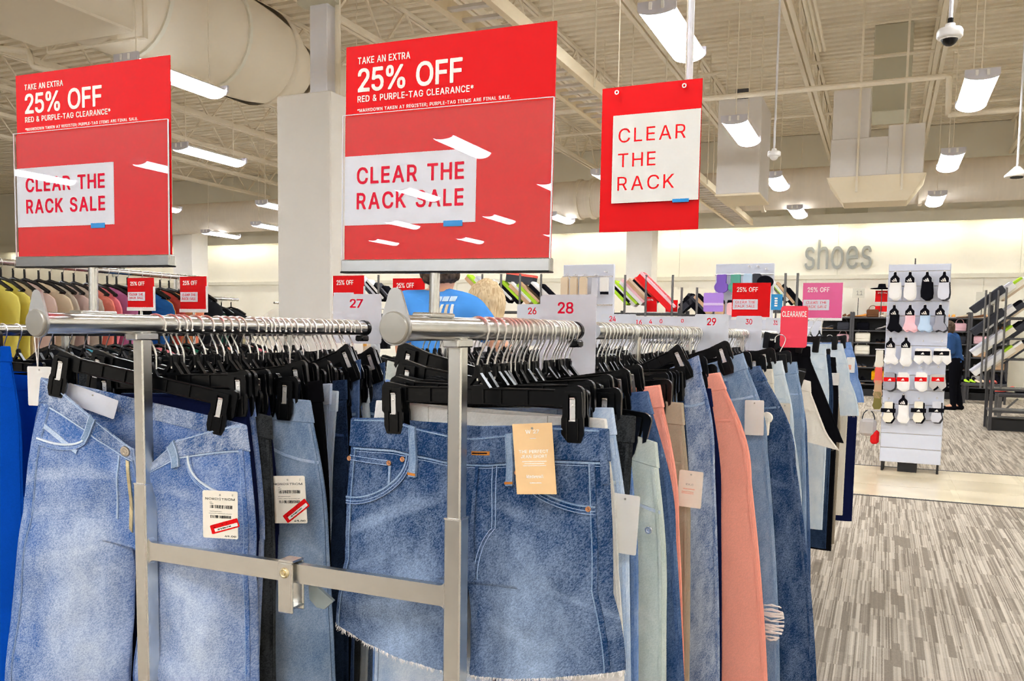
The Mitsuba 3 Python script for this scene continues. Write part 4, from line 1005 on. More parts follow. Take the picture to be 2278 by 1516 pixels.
R = np.random.default_rng(12)
OCC = []
def garment_at(px, py, y, key, kind, L, label, rail_x, rail_z=RZ, mirror=1, near=True, yaw=0, detail=1, tagfn=None, gargs={}, hang_label=None, fray=0, n=14, rows=16, ybias=0, group=None):
    tilt, h = corner_fit(px, py, rail_x, y, rail_z)
    M = hang(rail_x, y, rail_z, yaw, tilt, max(.10, h - .045), None, None, mirror, near)
    skirt = kind == 'skirt'
    gargs = dict(gargs); hx = gargs.pop('hx', .02)
    ga = dict(W=2 * h, hip=2 * (h + .5 * hx), rise=.25 if L > .6 else .22, L=L, hem=h + hx, th=.0085, sag_f=.006, seed=int(R.integers(1e6)) % 997, fold=.011, skirt=skirt)
    ga.update(gargs)
    g = Garment(**ga)
    names = {'jeans': 'jeans', 'pants': 'trousers', 'shorts': 'shorts', 'skirt': 'skirt'}
    return dress(names[kind], label, names[kind], g, key, M, detail, group, n, rows, fray, at_=(rail_x, y)), M, g

RIGHT = [  # right waist corner in the photograph, depth, cloth, kind, length, label
    (1347, 934, 1.200, 'white', 'shorts', .40, 'white denim shorts right behind the front cut off shorts', dict(hx=.035, fold=.004), 300),
    (1362, 909, 1.228, 'pale', 'jeans', 1.0, 'pale blue jeans with the white blank tag, behind the white shorts', dict(hx=.05), 0),
    (1412, 928, 1.258, 'charcoal', 'jeans', .95, 'charcoal grey trousers between two pale jeans behind the front shorts', dict(hx=-.03), 0),
    (1398, 960, 1.292, 'bright', 'jeans', .98, 'pale sky blue jeans just left of the pale green jeans', dict(hx=.03), 0),
    (1460, 986, 1.372, 'green', 'jeans', .98, 'pale grey green jeans with a metal button on the pocket', dict(hx=.035), 0),
    (1440, 872, 1.435, 'blue', 'jeans', 1.0, 'mid blue jeans hanging left of the first coral trousers', dict(hx=.098), 0),
    (1467, 858, 1.495, 'coral', 'jeans', .95, 'coral pink trousers seen as a narrow strip, first of the two coral pairs', dict(hx=.07), 0),
    (1518, 898, 1.575, 'beige', 'jeans', .95, 'beige taupe trousers with the cream tag, between coral and light blue jeans', dict(hx=.03), 0)]
RIGHT2 = [
    (1553, 792, 1.90, 'acid', 'jeans', 1.04, 'light blue washed jeans held by a big black clip, right of the beige trousers', dict(hx=.082), 0),
    (1580, 866, 1.945, 'navy', 'jeans', 1.0, 'dark navy trousers between the light blue jeans and the coral ones', dict(hx=.05), 0),
    (1601, 830, 1.985, 'coral', 'jeans', 1.04, 'coral pink wide trousers, second and brighter of the two coral pairs', dict(hx=.145), 0),
    (1617, 850, 2.04, 'blue', 'jeans', 1.0, 'blue jeans peeping out right behind the second coral trousers', dict(hx=.08), 0),
    (1652, 787, 2.12, 'greyblue', 'jeans', 1.02, 'grey blue jeans with a torn knee and the big white tag', dict(hx=.125), 0),
    (1690, 815, 2.27, 'mid', 'jeans', 1.06, 'dark blue flared jeans at the end of the row before the far racks', dict(hx=.18), 0),
    (1718, 822, 2.42, 'ecru', 'jeans', .55, 'ecru trousers with a cream tag behind the dark blue jeans', dict(hx=.03), 0),
    (1748, 806, 2.58, 'ice', 'shorts', .46, 'very pale washed denim shorts with a ragged hem', dict(hx=.07), 200)]
RIGHT3 = [
    (1772, 806, 3.10, 'greyblue', 'jeans', .9, 'grey blue jeans behind the very pale ragged shorts', dict(hx=.06), 0),
    (1782, 836, 3.25, 'blue', 'jeans', .95, 'blue jeans under the cream skirt in the far part of the row', dict(hx=.08), 0)]
Lc = lambda s: s
def draw_rail(lst, rail_x, near, **kw):
    for px, py, y, key, kind, L, lab, ga, fr in lst:
        garment_at(px, py, y, key, kind, L, lab, rail_x, near=near, gargs=ga, fray=fr, **kw)
draw_rail(RIGHT, RX_R, True, n=18, rows=26)
def key_of(text_): return next(k for k, d in labels.items() if d.get('label', '').startswith(text_))
c = aty(1443, 1180, 1.352)
part(key_of('pale grey green jeans'), 'button', upright(xf(button_m, np.diag([.7, .7, .7, 1.0])), c), 'mat_wire', smooth=30)
draw_rail(RIGHT2, -.555, True, n=18, rows=26)
c = aty(1716, 1383, 2.085); RT = np.random.default_rng(3); ms = []
for i in range(26):
    z_ = RT.uniform(-.045, .045); w_ = .030 * math.sqrt(max(0.05, 1 - (z_ / .05) ** 2))
    ms.append(tube([c + (-w_, RT.uniform(-.003, .003), z_), c + (0, -.006, z_ + RT.normal(0, .004)), c + (w_, RT.uniform(-.003, .003), z_)], .0016, 4))
part(key_of('grey blue jeans with a torn knee'), 'torn_knee', cat(ms), 'mat_white_ink', label='torn knee with white threads', stuff=True)
draw_rail(RIGHT3, -.548, False)
# far end of the right row: skirts, long trousers and shorts turned a little out of line
def placed(px, py, y, W, key, kind, L, label, yaw, tilt, gargs={}, fray=0, rail_z=None, near=False, detail=1):
    """A garment whose waist's right corner is at the pixel, with the width given."""
    c = aty(px, py, y)
    a = math.radians(tilt)
    ox, oz = W / 2 * math.cos(a) + .125 * math.sin(a), W / 2 * math.sin(a) - .125 * math.cos(a)
    rx, rz = c[0] - ox * math.cos(math.radians(yaw)), c[2] - oz
    M = hang(rx, y, rz, yaw, tilt, W / 2 - .04, None, None, 1, near)
    ga = dict(W=W, hip=W * 1.12, rise=.24 if L > .6 else .2, L=L, hem=W * .56, th=.012, seed=int(R.integers(997)), fold=.008, skirt=kind == 'skirt'); ga.update(gargs)
    g = Garment(**ga)
    nm = {'jeans': 'jeans', 'shorts': 'shorts', 'skirt': 'skirt', 'pants': 'trousers'}[kind]
    dress(nm, label, nm, g, key, M, detail, None, 14, 18, fray)
    return M, g
M, g = placed(1802, 850, 3.40, .30, 'cream', 'skirt', .23, 'cream skirt with a small red heart label at the far end of the row', 8, -14, dict(hip=.44, flare=.05), 60)
hm = sg.Polygon([(0, -.016)] + [(.016 * math.sin(t) ** 3, .001 * (13 * math.cos(t) - 5 * math.cos(2 * t) - 2 * math.cos(3 * t))) for t in np.linspace(.3, 2 * PI - .3, 30)]).buffer(0)
part('skirt', 'heart_label', g.spot(.10, .10, extrude(hm.difference(hm.buffer(-.003)), .001), .004), 'mat_red', to=M)
placed(1802, 772, 3.62, .16, 'black', 'pants', .36, 'black narrow trousers folded over a hanger, slanting down at the far end of the row', 0, -8, dict(hip=.17, rise=.34, slant=.42, hem=.09))
placed(1836, 770, 4.15, .30, 'ice', 'jeans', .85, 'pale blue jeans behind the slanting black trousers', 0, -4)
placed(1846, 790, 4.4, .30, 'dark', 'jeans', .95, 'dark denim trousers left of the far pale shorts', 0, -5)
placed(1858, 796, 4.65, .30, 'black', 'pants', 1.0, 'black trousers left of the far pale shorts', 0, -3)
placed(1874, 765, 5.10, .34, 'ice', 'shorts', .40, 'pale washed cut off shorts at the far end of the right row', -6, 2, dict(hip=.42, hem=.27), 120)
placed(1893, 762, 5.22, .34, 'bright', 'shorts', .34, 'light blue denim shorts with a white tag, last of the right row', -6, 2, dict(hip=.42, hem=.25))
placed(1903, 800, 5.5, .30, 'navy', 'pants', .98, 'long navy trousers at the very end of the right row', 0, 0)
placed(1880, 830, 5.4, .30, 'ecru', 'pants', .85, 'ecru trousers under the far pale shorts', 0, 0)
placed(1862, 860, 4.9, .30, 'taupe', 'pants', .86, 'taupe trousers under the far end of the row', 0, 0)

LEFT = [
    (580, 932, 1.195, 'charcoal', 'jeans', 1.0, 'charcoal jeans seen as a dark strip behind the front light blue jeans', dict(hx=.0), 0),
    (664, 896, 1.250, 'greyblue', 'jeans', 1.0, 'grey blue jeans with a cream price tag, between charcoal and dark jeans', dict(hx=.06), 0),
    (692, 850, 1.300, 'black', 'jeans', 1.0, 'black washed jeans behind the grey blue pair on the left rail', dict(hx=.02), 0),
    (716, 857, 1.340, 'pale', 'jeans', .9, 'pale denim waist among dark jeans on the left rail', dict(hx=-.04), 0),
    (732, 874, 1.375, 'ice', 'jeans', .9, 'icy pale denim waist low on the left rail', dict(hx=-.04), 0),
    (752, 848, 1.415, 'dark', 'jeans', 1.0, 'dark indigo jeans left of the white shorts edge', dict(hx=.0), 0),
    (786, 802, 1.50, 'blue', 'jeans', .9, 'blue jeans waist under the card 27, first of two', dict(hx=-.02), 0),
    (842, 808, 1.60, 'mid', 'jeans', .9, 'blue jeans waist right of the card 27', dict(hx=-.02), 0)]
for px, py, y, key, kind, L, lab, ga, fr in LEFT:
    garment_at(px, py, y, key, kind, L, lab, RX_L, near=True, gargs=ga, mirror=-1, yaw=10, n=18, rows=26)

# the hangers between them, with narrow trousers whose edges stay behind
FILL = ['dark', 'mid', 'blue', 'greyblue', 'black', 'charcoal', 'navy', 'light', 'ice', 'black']
filler = {}
def fill_garment(key, h, L, seed):
    kk = (key, round(h, 3), seed)
    if kk not in filler:
        g = Garment(W=2 * h, hip=2 * h * 1.1, rise=.25, L=L, hem=h * .95, th=.007, seed=seed, fold=.005)
        m, uv = g.body(8, 10); w, uw = g.waistband(10)
        filler[kk] = mikit.ply(m, cloth(key), smooth=True, uv=uv), mikit.ply(w, cloth(key), uv=uw)
    return filler[kk]
def fill(rail_x, y0, y1, step, taken, lab_h, lab_g, grp_h, grp_g, z=RZ, mirror=1, keys=FILL, h=.145, L=.92, near=True, yaw=0, clip_half=.135, only_hanger=False):
    y = y0; i = 0
    while y < y1:
        if all(abs(y - t) > .012 for t in taken):
            j = R.normal(0, 1, 3)
            key = keys[int(R.integers(len(keys)))]
            M = hang(rail_x, y, z, yaw + 4 * j[0], 2.5 * j[1], clip_half, None, None, mirror, near)
            if not only_hanger:
                b, w = fill_garment(key, h, L, int(R.integers(3)))
                colour = {'dark': 'dark denim', 'mid': 'mid blue denim', 'blue': 'blue denim', 'greyblue': 'grey blue denim', 'black': 'black', 'charcoal': 'charcoal', 'navy': 'navy', 'light': 'light blue denim', 'ice': 'pale denim', 'pale': 'pale denim', 'ecru': 'ecru', 'white': 'white', 'royal': 'royal blue', 'beige': 'beige'}[key]
                rn = rail_name(rail_x, y)
                t_ = thing('trousers', '', 'trousers', f'{colour} trousers on {rn}'); ranked('g ' + rn, y, t_, f'{colour} trousers, {{}} garment from the front on {rn}')
                part(t_, 'body', b, None, to=M); part(t_, 'waistband', w, None, to=M)
        y += step * (1 + .25 * R.normal()); i += 1
fill(RX_R, 1.190, 1.585, .0200, [a[2] for a in RIGHT], 'black clip hanger in the packed middle rail', 'packed on the middle rail', 'hangers packed on the middle rail', 'packed on the middle rail')
fill(RX_L, 1.165, 1.76, .0215, [a[2] for a in LEFT], 'black clip hanger in the packed left rail', 'packed on the left rail', 'hangers packed on the left rail', 'packed on the left rail', mirror=-1, yaw=8)
fill(-.555, 1.735, 2.77, .031, [a[2] for a in RIGHT2], 'black clip hanger on the rack ending at the card 29', 'packed on the rack ending at the card 29', 'hangers on the rack ending at the card 29', 'on the rack ending at the card 29', near=False)
fill(-.548, 3.05, 3.78, .042, [a[2] for a in RIGHT3], 'black clip hanger on the rack ending at the card 30', 'packed on the rack ending at the card 30', 'hangers on the rack ending at the card 30', 'on the rack ending at the card 30', near=False)
fill(-.540, 4.05, 4.78, .055, [], 'black clip hanger on the rack ending at the card 31', 'packed on the rack ending at the card 31', 'hangers on the rack ending at the card 31', 'on the rack ending at the card 31', near=False)
fill(RX_L, 2.08, 2.84, .032, [], 'black clip hanger on the rack ending at the card 26', 'packed on the rack ending at the card 26', 'hangers on the rack ending at the card 26', 'on the rack ending at the card 26', near=False, keys=['dark', 'black', 'mid', 'charcoal', 'navy'])
fill(RX_L, 3.10, 3.86, .045, [], 'black clip hanger on the rack behind the card 26', 'packed on the rack behind the card 26', 'hangers on the rack behind the card 26', 'on the rack behind the card 26', near=False)
fill(-2.30, 1.66, 3.05, .052, [], 'black clip hanger on the rack of black trousers at the left', 'on the rack left of the front jeans', 'hangers on the rack of black trousers', 'on the rack left of the front jeans', z=RZ - .02, near=False, keys=['black', 'black', 'black', 'charcoal', 'black', 'royal', 'navy'], h=.18, L=1.02, clip_half=.15)

placed(-12, 772, 1.50, .34, 'royal', 'pants', 1.0, 'royal blue trousers at the left edge beside the front jeans', 14, 0, dict(hem=.19))
# ------------------------------------------------------------------ more tags
tag_at((1356, 1097, 1418, 1236), 1.212, label='white blank tag hanging on the pale blue jeans behind the white shorts', rot=.05)
def cream_tag(ink, w, h):
    ink('lettering', put_text('EX.0', -w * .18, h * .10, h * .05, w * .3), 'mat_grey_ink')
    ink('small_print', cat(rect(-w * .05, 0, w * .5, h * .02), rect(-w * .1, -h * .08, w * .5, h * .015), rect(-w * .1, -h * .12, w * .5, h * .015)), 'mat_coral_ink')
matte('mat_coral_ink', 'e9a98e')
tag_at((1510, 1046, 1561, 1132), 1.56, label='cream tag with faint print on the beige trousers', mat_='mat_tag_cream', draw=cream_tag, rot=.04)
tag_at((609, 1056, 677, 1169), 1.236, label='cream price tag with a red sticker on the grey blue jeans', mat_='mat_tag_cream', draw=store_tag('45.00', .62, .2), rot=-.06, yaw=.2)
tag_at((1658, 890, 1698, 970), 2.10, label='white blank tag on the grey blue jeans with the torn knee', rot=-.02)
tag_at((1734, 897, 1757, 944), 2.40, label='cream blank tag on the ecru trousers', mat_='mat_tag_cream')
tag_at((1884, 795, 1901, 830), 5.19, label='white tag with a pink mark on the last light blue shorts', draw=lambda ink, w, h: ink('mark', rect(-w * .1, -h * .15, w * .35, h * .3), 'mat_coral_ink'))
tag_at((1848, 830, 1866, 858), 4.62, label='white tag on the far black trousers')
c = aty(1706, 940, 2.23)
k = thing('security_tag', 'cream plastic security pin hanging on the dark blue flared jeans', 'security tag')
part(k, 'head', upright(lathe([(0, .012), (.013, .010), (.015, .004), (.012, 0), (0, 0)], 18), c + (0, 0, .012)), 'mat_tag_cream', smooth=40)
part(k, 'body', cyl(c + (-.001, -.004, -.032), c + (.001, -.004, .008), .0075, 12), 'mat_tag_cream', smooth=40)
c = aty(1845, 1188, 3.3)

# ------------------------------------------------------------------ two unseen racks of dark clothes added behind the camera for dark chrome reflections
for x_, y_ in ((-1.6, -1.7), (.2, -2.2)):
    rack(x_, y_ - .8, y_ + .6, RZ, f'chrome garment rack of dark trousers behind the camera, {"left" if x_ < 0 else "right"} one', (.1, .9))
    fill(x_, y_ - .75, y_ + .55, .16, [], 'black clip hanger on an added rack behind the camera', 'on a rack behind the camera', 'added hangers behind the camera', 'behind the camera', near=False, keys=['black', 'navy', 'dark'], h=.2, L=1.02)
# ------------------------------------------------------------------ small sale signs on stems
def small_sign(px, Y, lab, red='mat_red', stem_to=0.0, lower=True, txt='25% OFF', card=None):
    l, t, r, b = px
    A, B = aty(l, t, Y), aty(r, b, Y)
    w, h = B[0] - A[0], A[2] - B[2]
    k = thing('sale_sign', lab, 'sign')
    part(k, 'sheet', box2((A[0], Y, B[2]), (B[0], Y + .006, A[2])), red)
    if txt: part(k, 'lettering', upright(fit(text(txt, h * .13, depth=.002, bold=True), w * .55), (A[0] + w * .12, Y, A[2] - h * .26)), 'mat_white_ink')
    if lower:
        part(k, 'white_panel', box2((A[0] + w * .02, Y - .002, B[2] + h * .22), (A[0] + w * .68, Y, B[2] + h * .52)), 'mat_card')
        for i, s in enumerate(('CLEAR THE', 'RACK SALE')):
            part(k, 'lettering', upright(fit(text(s, h * .075, depth=.001), w * .52), (A[0] + w * .09, Y - .002, B[2] + h * (.40 - .12 * i))), 'mat_red_ink')
    part(k, 'frame', cat(box2((A[0] - .004, Y - .004, B[2] - .02), (B[0] + .004, Y + .01, B[2])), box2((B[0], Y - .003, B[2]), (B[0] + .005, Y + .009, A[2] - h * .3))), 'mat_white_gloss')
    part(k, 'stem', cyl(((A[0] + B[0]) / 2, Y + .004, stem_to), ((A[0] + B[0]) / 2, Y + .004, B[2] - .01), .008, 8), 'mat_chrome')
    return k
small_sign((283, 619, 342, 684), 3.6, 'small red sale sign on the tops rack, left of the other one near the column')
small_sign((400, 616, 459, 688), 3.9, 'small red sale sign on the tops rack, nearest the pale column')
small_sign((741, 614, 809, 692), 4.3, 'small red sale sign behind the card 27')
small_sign((874, 620, 944, 700), 5.4, 'small red sale sign left of the man in the blue shirt')
small_sign((1630, 630, 1712, 706), 6.4, 'small red sale sign above the card 30')
small_sign((1787, 630, 1872, 708), 6.9, 'pink sale sign with a bluish reflection below the shoes letters', red='mat_pink_sign')
def pinkish(p, n, uv): return mix((.80, .05, .16), (.62, .28, .72), smoothstep(1.40, 1.75, p.z + .25 * (p.x - 1.2)))
mat('mat_pink_sign', 'd9538f', .15, spec=.8)
ZT = aty(1930, 706, 21.2)[2]; Z4 = aty(1437, 696, 11.4)[2]
small_sign((1948, 647, 1985, 672), 21.38, 'tiny red sale sign on the wall shelves left of the sock stand, upper of two', lower=False, txt='25%', stem_to=ZT)
small_sign((1947, 681, 1982, 694), 21.32, 'tiny red sale sign on the wall shelves left of the sock stand, lower of two', lower=False, txt='', stem_to=ZT)
small_sign((1437, 661, 1461, 694), 11.43, 'small red tag sign hanging on the shoe box shelf, left of the two', lower=False, txt='25%', stem_to=Z4)
small_sign((1481, 668, 1507, 694), 11.43, 'small red tag sign hanging on the shoe box shelf, right of the two', lower=False, txt='25%', stem_to=Z4)
def plain_card(px, Y, mt, lab, catg='card', band=None):
    A, B = aty(px[0], px[1], Y), aty(px[2], px[3], Y)
    k = thing('hang_card', lab, catg)
    part(k, 'card', upright(extrude(rrect(B[0] - A[0], A[2] - B[2], .012), .004), ((A[0] + B[0]) / 2, Y, (A[2] + B[2]) / 2)), mt)
    if band: part(k, 'band', box2((A[0], Y - .006, (A[2] * .4 + B[2] * .6) - .012), (B[0], Y - .0038, (A[2] * .4 + B[2] * .6) + .012)), band)
    part(k, 'stem', cyl(((A[0] + B[0]) / 2, Y + .006, 0), ((A[0] + B[0]) / 2, Y + .006, B[2] + .02), .008, 8), 'mat_dark_metal')
    return k, A, B
mat('mat_lilac', 'a97fd6', .5); mat('mat_teal_blue', '1f7fb4', .5); mat('mat_lilac_pale', 'd8c2f0', .5)
plain_card((1566, 652, 1609, 694), 8.5, 'mat_lilac', 'lilac card left of the small red sign above the card 30', band='mat_lilac_pale')
k, A, B = plain_card((1713, 655, 1740, 690), 8.2, 'mat_teal_blue', 'teal blue card with white writing right of the small red sign')
for i in range(4): part(k, 'lettering', box(((A[0] + B[0]) / 2, 8.195, (A[2] + B[2]) / 2 + (i - 1.5) * .022), (.026, .002, .014)), 'mat_white_ink')

# ------------------------------------------------------------------ the sock stand
SB0, SB1 = at(1957, 1026, 2, .10), at(2091, 1036, 2, .10)
yaw = math.atan2(SB1[1] - SB0[1], SB1[0] - SB0[0])
SWd = float(np.linalg.norm((SB1 - SB0)[:2]))
SN = np.array([math.sin(yaw), -math.cos(yaw), 0.0]); SE = np.array([math.cos(yaw), math.sin(yaw), 0.0])
def s_px(px, py, off=0.0):
    d = pixdir(px, py); P0 = SB0 + SN * off
    q = EYE + d * ((P0 - EYE) @ SN) / (d @ SN)
    return (q - SB0) @ SE, q[2]
STOP = s_px(1984, 588)[1]
SM = trimesh.transformations.rotation_matrix(yaw, (0, 0, 1)); SM[:3, 3] = (SB0[0], SB0[1], 0)
st = thing('sock_stand', 'white slatwall tower with packs of socks standing on the carpet beyond the path', 'display stand')
def spart(parent, name, m, mt, **kw): return part(parent, name, xf(m, SM), mt, **kw)
spart(st, 'core', box2((.004, .012, .10), (SWd - .004, .30, STOP - .01)), 'mat_wall_grey')
mat('mat_slat', 'd6dbea', .4)
zz = .10; i = 0
while zz < STOP - .02:
    hgt = min(.148, STOP - zz)
    spart(st, 'slat', box2((0, 0, zz), (SWd, .014, zz + hgt - .006), .0025), 'mat_slat'); zz += .148
spart(st, 'side_panel', box2((-.004, .014, .10), (0, .30, STOP)), 'mat_slat'); spart(st, 'side_panel', box2((SWd, .014, .10), (SWd + .004, .30, STOP)), 'mat_slat')
spart(st, 'foot', box2((SWd * .30, .02, 0), (SWd * .62, .28, .10)), 'mat_black_matte'); spart(st, 'foot', box2((SWd * .02, .02, 0), (SWd * .06, .28, .10)), 'mat_black_matte'); spart(st, 'foot', box2((SWd * .94, .02, 0), (SWd * .98, .28, .10)), 'mat_black_matte')
spart(st, 'top_pin', cyl((SWd * .42, .1, STOP), (SWd * .42, .1, STOP + .06), .006, 8), 'mat_dark_metal')
def colour(key, hx): return key
for k_, c_ in {'white': 'f4f3f2', 'black': '131318', 'grey': '9b9ba6', 'ltgrey': 'cfd0da', 'pink': 'f3c4cc', 'sky': 'bcd2ea', 'cream': 'efe9d8', 'red': 'e02a2c', 'mix': 'b9b3b0', 'tan': 'c9a684', 'brown': '6d4a33', 'lime': 'a9d13b', 'yellow': 'e9a613', 'olive': '7c7442', 'dgrey': '3f4046', 'blue': '2f5f9e', 'navy': '1d2742', 'coral': 'e9685c', 'purple': '7a5bb4', 'teal': '5d9c8c', 'orange': 'e59a4b', 'beige': 'd9c6ad'}.items(): matte('mat_c_' + k_, c_)
def sock_outline(kind):
    if kind == 'low': return sg.Polygon([(-.032, .07), (.032, .07), (.036, .02), (.040, -.02), (.036, -.06), (.012, -.078), (-.012, -.078), (-.036, -.06), (-.040, -.02), (-.036, .02)]).buffer(.006)
    if kind == 'heel': return sg.Polygon([(-.026, .075), (.026, .075), (.024, .0), (.050, -.035), (.052, -.055), (.030, -.072), (-.005, -.055), (-.030, -.068), (-.046, -.05), (-.030, .0)]).buffer(.006)
    if kind == 'pair': return sg.Polygon([(-.050, .05), (.050, .05), (.062, -.045), (.036, -.07), (.010, -.045), (0, -.03), (-.012, -.05), (-.034, -.07), (-.062, -.045)]).buffer(.006)
    return sg.Polygon([(-.028, .085), (.028, .085), (.030, -.02), (.040, -.05), (.020, -.085), (-.022, -.085), (-.040, -.055), (-.030, -.02)]).buffer(.006)
def sock_pack(px, py, kind, col, card, row, nth, extra=None, sc=1.0, redband=False):
    names = {'ltgrey': 'light grey', 'dgrey': 'dark grey', 'sky': 'pale blue', 'mix': 'patterned'}
    k = thing('sock_pack', f'{names.get(col, col)} sock pack, {nth} from the left in the {row} row of the sock stand', 'socks')
    x, z = s_px(px, py, .06)
    def sp(name, m, mt): part(k, name, xf(upright(m, (x, -.055, z)), SM), mt)
    o = sa.scale(sock_outline(kind), sc, sc, origin=(0, 0))
    sp('sock', extrude(o, .016), 'mat_c_' + col)
    back = sa.translate(o, .014, -.012)
    m = extrude(back, .012); m.vertices[:, 2] -= .014; sp('sock', m, 'mat_c_' + (extra or col))
    if card == 'top':
        cdp = sg.Polygon([(-.036, .062), (.036, .062), (.036, .10), (.012, .125), (.010, .15), (-.010, .15), (-.012, .125), (-.036, .10)])
        m = extrude(sa.scale(cdp, sc, sc, origin=(0, 0)), .003); m.vertices[:, 2] += .017; sp('card', m, 'mat_c_black')
        t3 = cat(*[extrude(sa.scale(sg.Polygon([(a, .070), (a + .012, .070), (a + b, .070 + c), (a + b - .008, .070 + c)]), sc, sc, origin=(0, 0)), .001) for a, b, c in ((-.022, .004, .012), (-.008, .002, .022), (.006, .0, .030))]); t3.vertices[:, 2] += .0205; sp('mark', t3, 'mat_white_ink')
    else:
        m = extrude(sa.scale(sg.box(-.048 if redband else -.060, -.004, .048 if redband else .060, .032), sc, sc, origin=(0, 0)), .003); m.vertices[:, 2] += .017; sp('band', m, 'mat_red' if redband else 'mat_c_black')
        tri = extrude(sa.scale(sg.Polygon([(-.016, .004), (.016, .004), (.004, .024)]), sc, sc, origin=(0, 0)), .001); tri.vertices[:, 2] += .0205; sp('mark', tri, 'mat_white_ink')
    sp('hook', cat(box((0, .155 * sc if card == 'top' else .12 * sc, .02), (.014, .012, .09), .002)), 'mat_wire')
    return k
N4 = ('first', 'second', 'third', 'fourth')
rows = [('top', 645, (1990, 2023, 2061, 2099), (('low', 'white'), ('low', 'white'), ('low', 'black'), ('low', 'ltgrey')), 'top'),
        ('second', 718, (1988, 2023, 2056, 2090), (('heel', 'black'), ('heel', 'pink'), ('heel', 'sky'), ('heel', 'grey')), 'top'),
        ('third', 790, (1980, 2014, 2052, 2094), (('heel', 'white'), ('tall', 'white'), ('pair', 'white'), ('pair', 'white')), None),
        ('fourth', 848, (1979, 2008, 2048, 2086), (('low', 'grey'), ('low', 'white'), ('low', 'white'), ('pair', 'mix')), 'red'),
        ('bottom', 917, (1976, 2008, 2043, 2083), (('tall', 'cream'), ('tall', 'white'), ('tall', 'cream'), ('tall', 'ltgrey')), None)]
for rname, py, xs, items, cd in rows:
    for q, (x, (kd, cl)) in enumerate(zip(xs, items)):
        c_ = 'top' if (cd == 'top' or (rname == 'third' and q < 2)) else 'band'
        if rname == 'bottom': c_ = 'top' if q == 1 else 'band'
        sock_pack(x, py, kd, cl, c_, rname, N4[q], extra={'grey': 'dgrey', 'mix': 'black', 'cream': 'black', 'ltgrey': 'dgrey'}.get(cl), sc=1.14, redband=cd == 'red')
for i, (py, cl) in enumerate(((800, 'cream'), (838, 'coral'), (868, 'tan'), (893, 'olive'))):
    x, z = s_px(1962, py)
    k = thing('sock_pack', f'{cl} sock pack on the left side of the sock stand', 'socks')
    part(k, 'sock', xf(upright(extrude(sock_outline('tall'), .03), (-.055, .10, z)), SM), 'mat_c_' + cl)
    part(k, 'hook', xf(box((-.05, .11, z + .10), (.10, .012, .012)), SM), 'mat_wire')
x, z = s_px(1940, 905)
k = thing('handbag', 'grey and red bag standing low beside the left side of the sock stand', 'bag')
part(k, 'bag', xf(box((-.14, .2, .42), (.16, .12, .18), .03), SM), 'mat_c_mix'); part(k, 'lower_panel', xf(box((-.07, .2, .32), (.08, .10, .14), .02), SM), 'mat_c_red'); part(k, 'peg', xf(box((-.07, .2, .598), (.16, .014, .014)), SM), 'mat_wire'); part(k, 'strap', xf(tube([(-.14 + .06 * math.cos(a), .2, .5 + .10 * math.sin(a)) for a in np.linspace(0, PI, 10)], .006, 6), SM), 'mat_c_dgrey')

# ------------------------------------------------------------------ two grey display panels
def display_panel(px, Y, lab):
    A, B = aty(px[0], px[1], Y), aty(px[2], px[3], Y)
    k = thing('display_panel', lab, 'display stand')
    w = B[0] - A[0]
    part(k, 'panel', box2((A[0], Y, .15), (B[0], Y + .05, A[2]), .004), 'mat_slat')
    part(k, 'rail', cyl((A[0], Y - .03, aty(px[0], px[4], Y)[2]), (B[0], Y - .03, aty(px[0], px[4], Y)[2]), .008, 8), 'mat_wire')
    part(k, 'rail', cyl((A[0], Y - .03, aty(px[0], px[4] + 62, Y)[2]), (B[0], Y - .03, aty(px[0], px[4] + 62, Y)[2]), .008, 8), 'mat_wire')
    part(k, 'foot', box2((A[0], Y - .2, 0), (B[0], Y + .25, .15), .01), 'mat_dark_metal')
display_panel((1254, 590, 1362, 760, 617), 9.6, 'light grey display panel with tan packs behind the card 28')
display_panel((1593, 588, 1716, 760, 612), 9.9, 'light grey display panel with purple and green slippers right of the hanging banner')
def hung(px, py, Y, poly, mt, lab, catg, th=.03, top=None, topmat='mat_c_white', group=None):
    c = aty(px, py, Y)
    k = thing(catg.replace(' ', '_'), lab, catg, group)
    part(k, 'body', upright(extrude(poly, th), c), mt)
    if top is not None: part(k, 'card', upright(extrude(top, .004), c + (0, -.004 - .0, 0)), topmat)
    part(k, 'hook', box2((c[0] - .006, c[1] - .02, c[2] + .14), (c[0] + .006, Y + .12, c[2] + .15)), 'mat_wire')
for i, x in enumerate((1258, 1278, 1299)):
    hung(x, 640, 9.5, rrect(.085, .24, .03), 'mat_c_beige', f'tan pack on the grey panel behind the card 28, {N4[i]} from the left', 'pack', .05, rrect(.06, .10, .01, 0, -.07))
hung(1324, 640, 9.5, rrect(.07, .22, .01), 'mat_c_ltgrey', 'light grey pack beside the tan packs', 'pack', .03)
hung(1345, 633, 9.5, rrect(.10, .16, .01), 'mat_c_white', 'white pack with a black lower edge on the grey panel', 'pack', .03, rrect(.10, .03, .004, 0, -.10), 'mat_c_black')
sl = sa.scale(sg.Point(0, 0).buffer(.075), 1.0, .85)
hung(1606, 640, 9.78, sl.union(sg.box(-.05, 0, .05, .14)), 'mat_c_purple', 'purple slippers hanging on the right grey panel', 'slippers', .06, rrect(.07, .10, .006, .0, .10), 'mat_c_ltgrey')
hung(1637, 640, 9.78, sl.union(sg.box(-.05, 0, .05, .14)), 'mat_c_teal', 'green slippers beside the purple ones on the grey panel', 'slippers', .06, rrect(.07, .12, .006, .01, .10), 'mat_c_white')
for i, x in enumerate((1665, 1684)): hung(x, 622, 9.78, rrect(.10, .12, .02), 'mat_c_' + ('sky', 'dgrey')[i], ('pale blue', 'dark grey') [i] + ' slippers at the top of the right grey panel', 'slippers', .05, rrect(.07, .05, .004, 0, .0))
